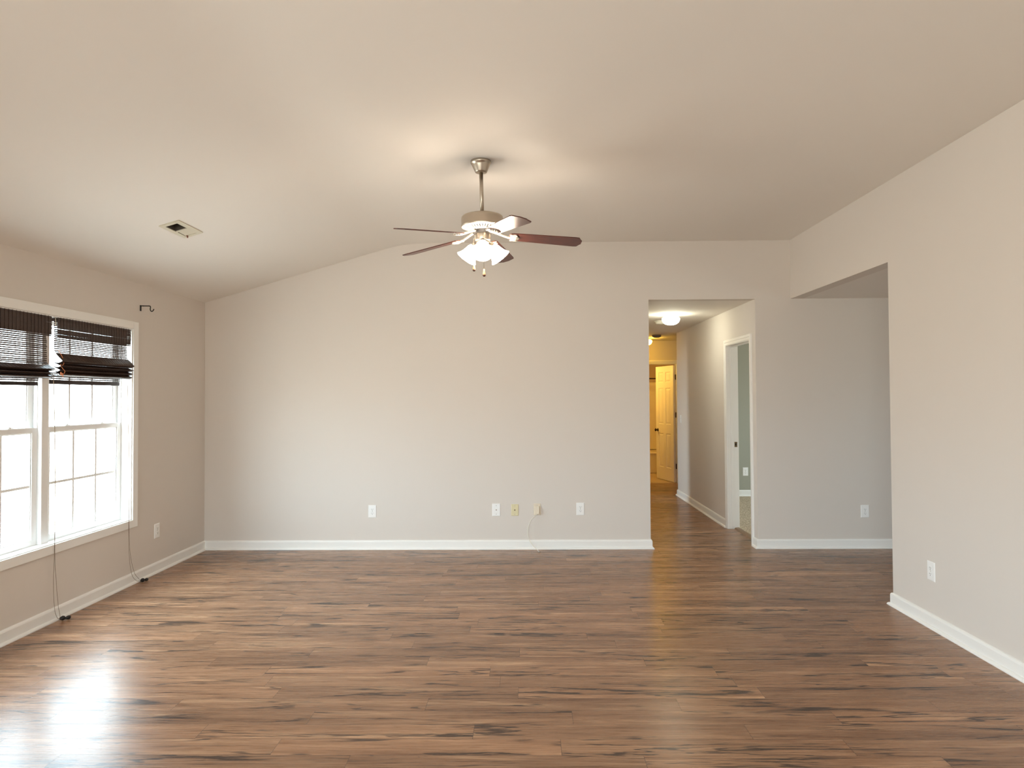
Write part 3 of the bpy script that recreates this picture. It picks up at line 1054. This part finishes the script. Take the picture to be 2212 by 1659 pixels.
proto_blade = proto_iron = None
for k in range(5):
    a = FAN_A + k * 2 * PI / 5
    if proto_blade is None:
        m = MB().prism(blade_outline(), -0.003, 0.003)
        bl = m.build('blade', 'blade', fan, bevel=0.0012)
        # iron: curved arm rising to the flywheel and a shell shaped seat under the blade
        m = MB()
        arm = []
        for s in range(9):
            q = s / 8
            arm.append((-0.117 + 0.147 * q, 0.0, 0.024 - 0.030 * (q * q * (3 - 2 * q)) - 0.004 * math.sin(q * PI)))
        m.tube(arm, 0.0095, 8, taper=[1.0, 0.9, 0.82, 0.8, 0.8, 0.85, 0.95, 1.0, 0.8])
        shell = []
        for s in range(25):
            th = -PI * 0.62 + 1.24 * PI * s / 24
            rr = 0.046 + 0.005 * math.cos(th * 6)
            shell.append((0.022 + rr * 0.86 * math.cos(th + PI) * -1, rr * math.sin(th)))
        m.prism(shell, -0.0095, -0.0032)
        for th in (-0.75, -0.38, 0.0, 0.38, 0.75):
            m.tube([(0.006, 0.0, -0.010), (0.030 + 0.012 * math.cos(th), 0.024 * math.sin(th) * 1.3, -0.0125), (0.024 + 0.040 * math.cos(th), 0.044 * math.sin(th), -0.010)], 0.0045, 6)
        for sx, sy in ((0.048, 0.0), (0.030, 0.026), (0.030, -0.026)):
            m.lathe([(0.0, -0.0135), (0.0045, -0.013), (0.005, -0.010), (0.0, -0.009)], 10, Matrix.Translation((sx, sy, 0)))
        iron = m.build('blade_iron', 'lit_nickel', bl)
        # shift both so that the blade frame's origin is the blade object's origin
        for o in (bl, iron):
            for vtx in o.data.vertices:
                vtx.co += o.location
            o.location = (0, 0, 0)
        proto_blade = bl
    else:
        bl = proto_blade.copy()
        COL.objects.link(bl)
        bl.parent = fan
        ir = proto_blade.children[0].copy()
        COL.objects.link(ir)
        ir.parent = bl
    ROOT_R, ROOT_Z, DROOP, TWIST = 0.172, -0.490, math.radians(4.8), math.radians(-12)
    bl.matrix_local = Matrix.Rotation(a, 4, 'Z') @ Matrix.Translation((ROOT_R, 0, ROOT_Z)) @ Matrix.Rotation(DROOP, 4, 'Y') @ Matrix.Rotation(TWIST, 4, 'X')

# light kit
m = MB()
m.lathe([(0.0, -0.518), (0.040, -0.518), (0.044, -0.526), (0.036, -0.538), (0.014, -0.546), (0.010, -0.556), (0.0, -0.560)], 30)
m.build('light_fitter', 'nickel', fan)
TILT = math.radians(43)
for az in (math.radians(-88), math.radians(32), math.radians(152)):
    ca, sa = math.cos(az), math.sin(az)
    n0 = Vector((0.046 * ca, 0.046 * sa, -0.528))
    ax = Vector((math.sin(TILT) * ca, math.sin(TILT) * sa, -math.cos(TILT)))
    m = MB()
    m.cyl(Vector((0.020 * ca, 0.020 * sa, -0.520)), n0 + ax * 0.012, 0.011, 12)
    m.cyl(n0 + ax * 0.004, n0 + ax * 0.026, 0.021, 20, 0.026)
    m.build('shade_holder', 'nickel', fan)
    q = ax.to_track_quat('Z', 'Y').to_matrix().to_4x4()
    q.translation = n0 + ax * 0.020
    m = MB()
    prof = [(r_ * 0.90, z_ * 0.86) for r_, z_ in ((0.022, 0.0), (0.033, 0.010), (0.043, 0.030), (0.048, 0.052), (0.054, 0.076), (0.065, 0.100), (0.078, 0.118), (0.0765, 0.1185), (0.062, 0.102), (0.051, 0.078), (0.045, 0.052), (0.040, 0.031), (0.030, 0.013), (0.0, 0.008))]
    m.lathe(prof, 32, q, caps=False)
    sh = m.build('lamp_shade', 'shade', fan)
    m = MB()
    m.lathe([(0.0, 0.012), (0.012, 0.014), (0.014, 0.026), (0.024, 0.050), (0.025, 0.060), (0.018, 0.076), (0.0, 0.082)], 16, q)
    m.v = [p - Vector(sh.location) for p in m.v]
    m.build('bulb', 'shade', sh)
# pull chains
for cx, cy, z0, zf in ((-0.052, -0.034, -0.505, -0.672), (0.006, -0.052, -0.505, -0.711)):
    m = MB()
    m.tube([(cx * 0.9, cy * 0.9, z0), (cx * 1.08, cy * 1.08, z0 - 0.006), (cx * 1.12, cy * 1.12, z0 - 0.05), (cx * 1.12, cy * 1.12, zf)], 0.0016, 6)
    ch = m.build('pull_chain', 'nickel', fan)
    m = MB()
    T = Matrix.Translation(Vector((cx * 1.12, cy * 1.12, zf)) - Vector(ch.location))
    m.lathe([(0.0, 0.002), (0.004, 0.0), (0.0055, -0.012), (0.009, -0.030), (0.010, -0.036)], 14, T)
    fb = m.build('pull_fob', 'fob', ch)
    m = MB()
    T = Matrix.Translation(Vector((cx * 1.12, cy * 1.12, zf)) - Vector(ch.location) - Vector(fb.location))
    m.lathe([(0.010, -0.036), (0.0095, -0.042), (0.006, -0.047), (0.0, -0.048)], 14, T)
    m.build('fob_tip', 'fob_tip', fb)


# ------------------------------------------------------------------ hall ceiling lights and detectors
def hall_light(loc, bowl, label):
    h = empty('flush_ceiling_light', loc)
    tag(h, label, 'ceiling light', 'small flush lights on the hall ceiling')
    m = MB()
    m.lathe([(0.0, 0.002), (0.086, 0.002), (0.088, -0.006), (0.084, -0.026), (0.080, -0.040), (0.0, -0.040)], 36)
    m.build('lamp_base', 'register', h)
    m = MB()
    m.lathe([(0.084, -0.036), (0.098, -0.042), (0.103, -0.055), (0.100, -0.072), (0.088, -0.094), (0.066, -0.112), (0.036, -0.122), (0.0, -0.125)], 36)
    m.build('lamp_bowl', bowl, h)
    return h


hall_light((1.650, 7.65, Z8), 'hall_bowl', 'flush ceiling light with a white glowing bowl nearest the hall opening')
hall_light((1.905, 10.74, Z8), 'corridor_bowl', 'flush ceiling light half hidden by the wall edge, above the bathroom door')


def detector(loc, mat, label, notched):
    h = empty('smoke_detector', loc)
    tag(h, label, 'smoke detector', 'smoke detectors on the hall ceiling')
    m = MB()
    m.lathe([(0.0, 0.002), (0.070, 0.002), (0.071, -0.012), (0.066, -0.016), (0.0, -0.016)], 32)
    m.build('mounting_base', mat, h)
    m = MB()
    if notched:
        for k in range(8):
            a = 2 * PI * k / 8
            m.box((0.030, -0.016, -0.030), (0.064, 0.016, -0.016), Matrix.Rotation(a, 4, 'Z'))
    m.lathe([(0.0, -0.014), (0.054, -0.014), (0.056, -0.030), (0.046, -0.040), (0.018, -0.044), (0.0, -0.044)], 32)
    m.build('sensor_cover', mat, h)
    return h


detector((1.655, 8.32, Z8), 'detector', 'cream round smoke detector just behind the nearer hall light', False)
detector((1.985, 10.24, Z8), 'shaded_plastic', 'dark grey brown smoke detector near the amber corridor light', True)


# ------------------------------------------------------------------ wall plates
def plate_mesh(w, h, t=0.006):
    """cover plate in local x (across) / z (up), front towards -y"""
    m = MB()
    e = 0.005
    vs = [(-w / 2, 0, -h / 2), (w / 2, 0, -h / 2), (w / 2, 0, h / 2), (-w / 2, 0, h / 2),
          (-w / 2, -t * 0.45, -h / 2), (w / 2, -t * 0.45, -h / 2), (w / 2, -t * 0.45, h / 2), (-w / 2, -t * 0.45, h / 2),
          (-w / 2 + e, -t, -h / 2 + e), (w / 2 - e, -t, -h / 2 + e), (w / 2 - e, -t, h / 2 - e), (-w / 2 + e, -t, h / 2 - e)]
    fs = [(0, 1, 2, 3), (8, 11, 10, 9)]
    for a in (0, 4):
        for i in range(4):
            j = (i + 1) % 4
            fs.append((a + i, a + j, a + 4 + j, a + 4 + i))
    return m.add(vs, fs)


def screw(parent, x, z, t=0.006):
    m = MB()
    m.lathe([(0.0, 0.0), (0.0036, 0.0), (0.0032, 0.0012), (0.0, 0.0016)], 12, Matrix.Translation((x, -t, z)) @ Matrix.Rotation(PI / 2, 4, 'X'))
    return m.build('screw', 'screw', parent)


OUTLET_W, OUTLET_H = 0.079, 0.122


def make_outlet():
    o = empty('wall_outlet')
    plate_mesh(OUTLET_W, OUTLET_H).build('cover_plate', 'plate', o)
    for dz in (0.0195, -0.0195):
        m = MB()
        pts = []
        for i in range(28):
            th = 2 * PI * i / 28
            x, z = 0.0172 * math.cos(th), 0.0172 * math.sin(th)
            pts.append((x, max(-0.0135, min(0.0135, z))))
        m.prism(pts, 0.0, 0.0085, Matrix.Translation((0, 0, dz)) @ Matrix.Rotation(PI / 2, 4, 'X'))
        rc = m.build('receptacle', 'plate', o)
        off = Vector(rc.location)
        for sx, w, h in ((-0.0064, 0.0024, 0.0085), (0.0064, 0.0024, 0.007)):
            m = MB()
            m.box((sx - w / 2, -0.0088, dz + 0.003 - h / 2), (sx + w / 2, -0.0080, dz + 0.003 + h / 2))
            m.v = [p - off for p in m.v]
            m.build('slot', 'slot', rc)
        m = MB()
        m.cyl((0, -0.0088, dz - 0.0075), (0, -0.0080, dz - 0.0075), 0.0027, 12)
        m.v = [p - off for p in m.v]
        m.build('ground_hole', 'slot', rc)
    screw(o, 0, 0)
    return o


G = 'white duplex wall outlets'
o0 = make_outlet()
spots = [
    ((-1.551, YB, 0.372), 0.0, 'white duplex outlet on the back wall nearest the window corner'),
    ((0.494, YB, 0.389), 0.0, 'white duplex outlet on the back wall between the beige adapter and the hall'),
    ((3.262, YB, 0.357), 0.0, 'white duplex outlet on the shaded wall right of the hall opening'),
    ((XL, 5.644, 0.356), PI / 2, 'white duplex outlet on the left wall beside the window'),
    ((XR, 4.270, 0.360), -PI / 2, 'white duplex outlet on the bright right wall'),
    ((3.172, 9.74, 0.372), 0.0, 'white duplex outlet on the bedroom wall seen through the doorway'),
]
for i, (loc, rz, lb) in enumerate(spots):
    o = o0 if i == 0 else copy_tree(o0)
    o.location = loc
    o.rotation_euler = (0, 0, rz)
    tag(o, lb, 'outlet', G)

# coaxial plates
GP = 'cable plates on the back wall'
p = empty('cable_plate', (-0.331, YB, 0.383))
tag(p, 'white wall plate with one small jack, leftmost of the three cable plates', 'wall plate', GP)
plate_mesh(0.080, 0.123).build('cover_plate', 'plate', p)


def jack(parent, nut):
    m = MB()
    m.cyl((0, -0.005, 0), (0, -0.013, 0), 0.0048, 14)
    if nut:
        m.prism([(0.0072 * math.cos(PI / 3 * k), 0.0072 * math.sin(PI / 3 * k)) for k in range(6)], 0.0, 0.0085, Matrix.Rotation(PI / 2, 4, 'X'))
    j = m.build('cable_jack', 'brass', parent)
    return j


jack(p, False)
screw(p, 0, 0.041)
screw(p, 0, -0.041)
p = empty('cable_plate', (-0.149, YB, 0.381))
tag(p, 'yellowed ivory wall plate with a cable jack, second of the three cable plates', 'wall plate', GP)
plate_mesh(0.071, 0.113).build('cover_plate', 'ivory', p)
jack(p, True)
screw(p, 0, 0.041)
screw(p, 0, -0.041)
p = empty('phone_plate', (0.071, YB, 0.386))
tag(p, 'beige wall plate half covered by the plugged in adapter', 'wall plate', GP)
plate_mesh(0.070, 0.113).build('cover_plate', 'beige', p)
screw(p, 0, 0.041)
ad = empty('plug_adapter', (0.069, YB - 0.006, 0.383))
tag(ad, 'beige plug in adapter with an ivory cable drooping to the floor', 'adapter')
m = MB()
m.add([(-0.023, 0, -0.037), (0.023, 0, -0.037), (0.023, 0, 0.037), (-0.023, 0, 0.037), (-0.022, -0.030, -0.037), (0.022, -0.030, -0.037), (0.022, -0.012, 0.037), (-0.022, -0.012, 0.037)],
      [(0, 1, 2, 3), (4, 7, 6, 5), (0, 4, 5, 1), (1, 5, 6, 2), (2, 6, 7, 3), (3, 7, 4, 0)])
m.build('adapter_body', 'beige', ad, bevel=0.003)


def bez(pts, n=10):
    """smooth curve through points"""
    P = [Vector(q) for q in pts]
    out = []
    for i in range(len(P) - 1):
        p0, p1, p2, p3 = P[max(i - 1, 0)], P[i], P[i + 1], P[min(i + 2, len(P) - 1)]
        for k in range(n):
            u = k / n
            out.append(0.5 * ((2 * p1) + (p2 - p0) * u + (2 * p0 - 5 * p1 + 4 * p2 - p3) * u * u + (3 * p1 - p0 - 3 * p2 + p3) * u ** 3))
    out.append(P[-1])
    return out


cpts = bez([(0.073, YB - 0.020, 0.352), (0.066, YB - 0.026, 0.338), (0.030, YB - 0.034, 0.312), (0.000, YB - 0.042, 0.272), (-0.020, YB - 0.050, 0.215), (-0.025, YB - 0.056, 0.160), (-0.010, YB - 0.068, 0.105), (0.022, YB - 0.092, 0.060), (0.062, YB - 0.126, 0.026), (0.084, YB - 0.150, 0.0095)])
m = MB().tube(cpts, 0.0033, 8)
cb = m.build('cable', 'cable', ad, world=True)
m = MB()
m.cyl((0.080, YB - 0.145, 0.011), (0.092, YB - 0.160, 0.0065), 0.0055, 12)
cc = m.build('cable_connector', 'steel', cb, world=True)

# hall light switch
sw = empty('light_switch', (XH1, 9.686, 1.153), (0, 0, -PI / 2))
tag(sw, 'white light switch on the hall wall near the corridor corner', 'light switch')
plate_mesh(0.070, 0.115).build('cover_plate', 'plate', sw)
m = MB()
m.box((-0.005, -0.014, 0.0), (0.005, -0.005, 0.011))
m.build('toggle', 'plate', sw, bevel=0.001)
screw(sw, 0, 0.030)
screw(sw, 0, -0.030)

# ------------------------------------------------------------------ ceiling register on the slope
TR = SLOPE
reg = empty('ceiling_register')
reg.matrix_world = SLOPE @ Matrix.Translation(((REG_U0 + REG_U1) / 2, (REG_V0 + REG_V1) / 2, 0))
tag(reg, 'cream ceiling register with one open throat and one closed damper', 'air vent')
cu, cv = (REG_U0 + REG_U1) / 2, (REG_V0 + REG_V1) / 2


def R(a, b):
    return (a[0] - cu, a[1] - cv, a[2]), (b[0] - cu, b[1] - cv, b[2])


D_V0, D_V1 = 4.556, 4.668
D_U0, D_U1 = H_U0, H_U1
m = MB()
zt = -0.006
m.box(*R((REG_U0, REG_V0, zt), (H_U0, REG_V1, 0)))
m.box(*R((H_U1, REG_V0, zt), (REG_U1, REG_V1, 0)))
m.box(*R((H_U0, REG_V0, zt), (H_U1, H_V0, 0)))
m.box(*R((H_U0, H_V1, zt), (H_U1, D_V0, 0)))
m.box(*R((H_U0, D_V1, zt), (H_U1, REG_V1, 0)))
m.build('register_frame', 'register', reg, bevel=0.0015)
m = MB()
i = 0.003
m.box(*R((H_U0 - i, H_V0 - i, 0.100), (H_U1 + i, H_V1 + i, 0.104)))
for a, b in (((H_U0, H_V0, 0.0), (H_U0 + 0.001, H_V1, 0.10)), ((H_U1 - 0.001, H_V0, 0.0), (H_U1, H_V1, 0.10)), ((H_U0, H_V0, 0.0), (H_U1, H_V0 + 0.001, 0.10)), ((H_U0, H_V1 - 0.001, 0.0), (H_U1, H_V1, 0.10))):
    m.box(*R(a, b))
m.build('duct_throat', 'duct', reg)
m = MB()
m.add([(D_U0 + 0.004 - cu, D_V0 + 0.004 - cv, -0.001), (D_U1 - 0.002 - cu, D_V0 + 0.004 - cv, -0.001), (D_U1 - 0.002 - cu, D_V1 - 0.003 - cv, -0.003), (D_U0 + 0.004 - cu, D_V1 - 0.003 - cv, -0.003),
       (D_U0 + 0.004 - cu, D_V0 + 0.004 - cv, 0.0), (D_U1 - 0.002 - cu, D_V0 + 0.004 - cv, 0.0), (D_U1 - 0.002 - cu, D_V1 - 0.003 - cv, -0.001), (D_U0 + 0.004 - cu, D_V1 - 0.003 - cv, -0.001)],
      [(0, 1, 2, 3), (4, 7, 6, 5), (0, 4, 5, 1), (1, 5, 6, 2), (2, 6, 7, 3), (3, 7, 4, 0)])
m.box((D_U0 - cu, D_V0 - cv, -0.0008), (D_U0 + 0.004 - cu, D_V1 - cv, -0.0002))
m.build('damper', 'register', reg)
m = MB()
m.box((D_U0 - cu, D_V0 - cv, -0.0012), (D_U0 + 0.004 - cu, D_V1 - 0.02 - cv, -0.0001))
m.build('damper_gap', 'dark', reg)
m = MB()
m.box((D_U1 - 0.003 - cu, D_V0 + 0.02 - cv, -0.0012), (D_U1 - cu, D_V1 - cv, -0.0001))
m.build('damper_gap', 'dark', reg)
m = MB()
m.box((D_U0 + 0.010 - cu, D_V1 - 0.010 - cv, -0.022), (D_U0 + 0.016 - cu, D_V1 - 0.002 - cv, -0.002))
m.box((D_U0 + 0.010 - cu, D_V1 - 0.004 - cv, -0.010), (D_U0 + 0.016 - cu, D_V1 + 0.008 - cv, -0.006))
m.build('damper_lever', 'red_lever', reg, bevel=0.001)

# ------------------------------------------------------------------ curtain rod bracket
bk = empty('curtain_rod_bracket', (XL, 5.387, 2.243))
tag(bk, 'small black curtain rod bracket on the left wall above the window corner', 'bracket')
m = MB()
m.box((0, -0.008, -0.024), (0.006, 0.008, 0.024))
m.build('wall_plate', 'black', bk, bevel=0.001)
m = MB()
pts = bez([(0.002, 0, 0.0195), (0.020, 0, 0.0185), (0.060, 0, 0.0175), (0.079, 0, 0.0165), (0.085, 0, 0.008), (0.083, 0, -0.010), (0.088, 0, -0.024), (0.098, 0, -0.028), (0.108, 0, -0.020), (0.114, 0, -0.008)], 6)
m.tube(pts, 0.0042, 8)
m.lathe([(0.0, -0.004), (0.0048, -0.004), (0.0048, 0.004), (0.0, 0.004)], 10, Matrix.Translation((0.022, 0, 0.018)))
m.build('hook_arm', 'black', bk)


# ------------------------------------------------------------------ woven bamboo shades
def make_shade(y0, y1, fold_top, fold_bot, hem_bot, name_label, seed, n_folds, val_bot):
    rnd = random.Random(seed)
    s = empty('bamboo_shade', (XL - 0.02, (y0 + y1) / 2, WZ1))
    tag(s, name_label, 'window shade', 'woven bamboo shades in the window')
    XV, XF, XHM = XL + 0.004, XL - 0.020, XL - 0.066
    m = MB()
    m.box((XL - 0.050, y0 + 0.004, WZ1 - 0.034), (XL - 0.012, y1 - 0.004, WZ1 - 0.012))
    m.build('headrail', 'bamboo', s, world=True)

    def slats(m, path, pitch, h, t, ya, yb, jit=0.0005, lift=0.0):
        """thin strips along Y set at equal steps down a path of (x, z)"""
        P = [Vector(q) for q in path]
        seg = [(P[i + 1] - P[i]).length for i in range(len(P) - 1)]
        tot = sum(seg)
        d = pitch / 2
        while d < tot:
            e, i = d, 0
            while i < len(seg) - 1 and e > seg[i]:
                e -= seg[i]
                i += 1
            u = (P[i + 1] - P[i]).normalized()
            c = P[i] + u * e
            n = Vector((-u.y, u.x))
            hh = h * rnd.uniform(0.86, 1.12)
            dz0, dz1 = rnd.uniform(-jit, jit), rnd.uniform(-jit, jit)
            ea, eb = rnd.uniform(-0.003, 0.003), rnd.uniform(-0.003, 0.003)
            rows = []
            for yy, dd in ((ya + ea, dz0), ((ya * 2 + yb) / 3, (dz0 * 2 + dz1) / 3 - 0.0012), ((ya + yb * 2) / 3, (dz0 + dz1 * 2) / 3 - 0.0012), (yb + eb, dz1)):
                q = []
                for su_, sn in ((-1, -1), (1, -1), (1, 1), (-1, 1)):
                    w = c + u * (su_ * hh / 2) + n * (sn * t / 2)
                    q.append((w.x, yy, w.y + dd))
                rows.append(q)
            vs = [p_ for q in rows for p_ in q]
            fs = [(0, 1, 2, 3), (12, 13, 14, 15)]
            for r_ in range(3):
                for k in range(4):
                    j = (k + 1) % 4
                    fs.append((r_ * 4 + k, r_ * 4 + j, r_ * 4 + 4 + j, r_ * 4 + 4 + k))
            m.add(vs, fs)
            d += pitch * rnd.uniform(0.95, 1.05)

    def strings(m, path, ya, yb, step=0.031, off=0.0024, r=0.0013):
        n = int((yb - ya) / step)
        for k in range(1, n + 1):
            yy = ya + k * (yb - ya) / (n + 1) + rnd.uniform(-0.002, 0.002)
            m.tube([(x + off, yy, z) for x, z in path], r, 5)

    # valance in front, reaching to val_bot
    vp = [(XV, WZ1 - 0.004), (XV + 0.002, (WZ1 + val_bot) / 2), (XV + 0.001, val_bot)]
    m = MB()
    slats(m, vp, 0.0092, 0.0092, 0.0018, y0, y1)
    strings(m, vp, y0, y1)
    m.build('valance', 'bamboo', s, world=True)
    # hanging fabric between headrail and folds
    fp = [(XF, WZ1 - 0.03), (XF - 0.002, val_bot), (XF + 0.004, fold_top + 0.02), (XF + 0.016, fold_top)]
    m = MB()
    slats(m, fp, 0.0128, 0.0092, 0.002, y0 + 0.004, y1 - 0.012)
    strings(m, fp, y0 + 0.004, y1 - 0.012)
    m.build('woven_panel', 'bamboo', s, world=True)
    # stacked pleats
    H = fold_top - fold_bot
    lip = fold_top
    xb = XF + 0.010
    path = [(XF + 0.016, fold_top)]
    first = H * (0.42 if n_folds > 2 else 0.45)
    z = fold_top
    steps = [first] + [(H - first) / n_folds] * n_folds
    for i, st in enumerate(steps):
        bulge = 0.046 - 0.006 * i
        zn = z - st
        for q in range(1, 7):
            u = q / 6
            path.append((xb + 0.006 + bulge * math.sin(u * PI * 0.62) * (0.55 + 0.45 * u), z - st * u + 0.012 * (u ** 4)))
        # fold back behind
        path.append((xb + bulge * 0.5, zn + 0.001))
        path.append((xb - 0.012, zn + 0.006))
        path.append((xb - 0.006, zn + 0.003))
        z = zn
    m = MB()
    slats(m, path, 0.0062, 0.0066, 0.002, y0 + 0.002, y1 - 0.004)
    strings(m, path, y0 + 0.002, y1 - 0.004, off=0.0012, r=0.001)
    m.build('folded_stack', 'bamboo', s, world=True)
    # hem hanging behind the stack
    hp = [(XHM + 0.01, fold_bot + 0.03), (XHM, hem_bot + 0.026)]
    m = MB()
    slats(m, hp, 0.0124, 0.0086, 0.002, y0 - 0.004, y1 - 0.030)
    hp2 = [(XHM, hem_bot + 0.026), (XHM, hem_bot)]
    slats(m, hp2, 0.0060, 0.0076, 0.004, y0 - 0.004, y1 - 0.030)
    strings(m, hp, y0 - 0.004, y1 - 0.030)
    m.build('hem', 'bamboo', s, world=True)
    return s


shL = make_shade(3.545, 4.372, 1.722, 1.632, 1.582, 'dark bamboo shade in the left half of the window, cut by the frame', 3, 2, 1.912)
shR = make_shade(4.425, 5.250, 1.802, 1.650, 1.596, 'dark bamboo shade in the right half of the window nearest the corner', 5, 3, 1.914)


def pull_cord(shade, ya, zt, pts_a, pts_b, tas, tdir):
    m = MB()
    m.tube(bez([(XL + 0.012, ya, zt)] + pts_a, 8), 0.0012, 6)
    m.tube(bez([(XL + 0.012, ya + 0.004, zt)] + pts_b, 8), 0.0012, 6)
    c = m.build('pull_cord', 'cord', shade, world=True)
    t0 = Vector(tas)
    d = Vector(tdir).normalized()
    q = d.to_track_quat('Z', 'Y').to_matrix().to_4x4()
    for k, (sz, off) in enumerate(((1.25, Vector((0, 0, 0))), (1.05, d * 0.022 + Vector((0.014, 0.004, -0.002))))):
        m = MB()
        q2 = q.copy()
        q2.translation = t0 + off
        m.lathe([(0.0, 0.0), (0.005 * sz, 0.002), (0.010 * sz, 0.012), (0.0125 * sz, 0.022), (0.011 * sz, 0.030), (0.006 * sz, 0.036), (0.0, 0.038)], 14, q2)
        m.build('cord_tassel', 'tassel', c, world=True)


XS = XL + 0.026
pull_cord(shL, 4.383, 1.66,
          [(XS, 4.386, 1.0), (XS, 4.386, 0.48), (XS + 0.006, 4.372, 0.26), (XS + 0.014, 4.372, 0.10), (XS + 0.022, 4.384, 0.035), (XS + 0.030, 4.396, 0.020)],
          [(XS, 4.390, 1.0), (XS, 4.390, 0.48), (XS + 0.006, 4.398, 0.26), (XS + 0.014, 4.408, 0.10), (XS + 0.024, 4.410, 0.040), (XS + 0.030, 4.400, 0.022)],
          (XS + 0.030, 4.398, 0.0185), (0.3, 0.9, -0.05))
pull_cord(shR, 5.196, 1.60,
          [(XS, 5.202, 1.0), (XS, 5.204, 0.47), (XS + 0.004, 5.206, 0.25), (XS + 0.012, 5.226, 0.10), (XS + 0.020, 5.270, 0.035), (XS + 0.028, 5.318, 0.016)],
          [(XS, 5.206, 1.0), (XS, 5.208, 0.47), (XS + 0.004, 5.222, 0.25), (XS + 0.012, 5.262, 0.10), (XS + 0.020, 5.300, 0.045), (XS + 0.028, 5.322, 0.018)],
          (XS + 0.028, 5.322, 0.0165), (0.15, 1.0, -0.03))
# tangled orange lift cord at the inner edge of the right shade
m = MB()
m.tube(bez([(XL + 0.014, 4.424, 1.828), (XL + 0.022, 4.446, 1.790), (XL + 0.026, 4.462, 1.745), (XL + 0.026, 4.448, 1.722), (XL + 0.026, 4.430, 1.730), (XL + 0.028, 4.446, 1.704), (XL + 0.030, 4.466, 1.684), (XL + 0.030, 4.452, 1.664), (XL + 0.030, 4.428, 1.676), (XL + 0.030, 4.432, 1.655), (XL + 0.032, 4.442, 1.668), (XL + 0.032, 4.446, 1.640)], 8), 0.0022, 6)
m.build('lift_cord', 'orange_cord', shR, world=True)
m = MB()
m.tube(bez([(XL + 0.008, 4.388, 2.05), (XL + 0.010, 4.402, 2.04), (XL + 0.010, 4.404, 1.99)], 6), 0.0018, 6)
m.build('lift_cord', 'ivory_cord', shL, world=True)
m = MB()
m.box((XL - 0.068, 4.366, 1.585), (XL - 0.060, 4.376, 1.640))
m.build('edge_tape', 'ivory_cord', shL, world=True)
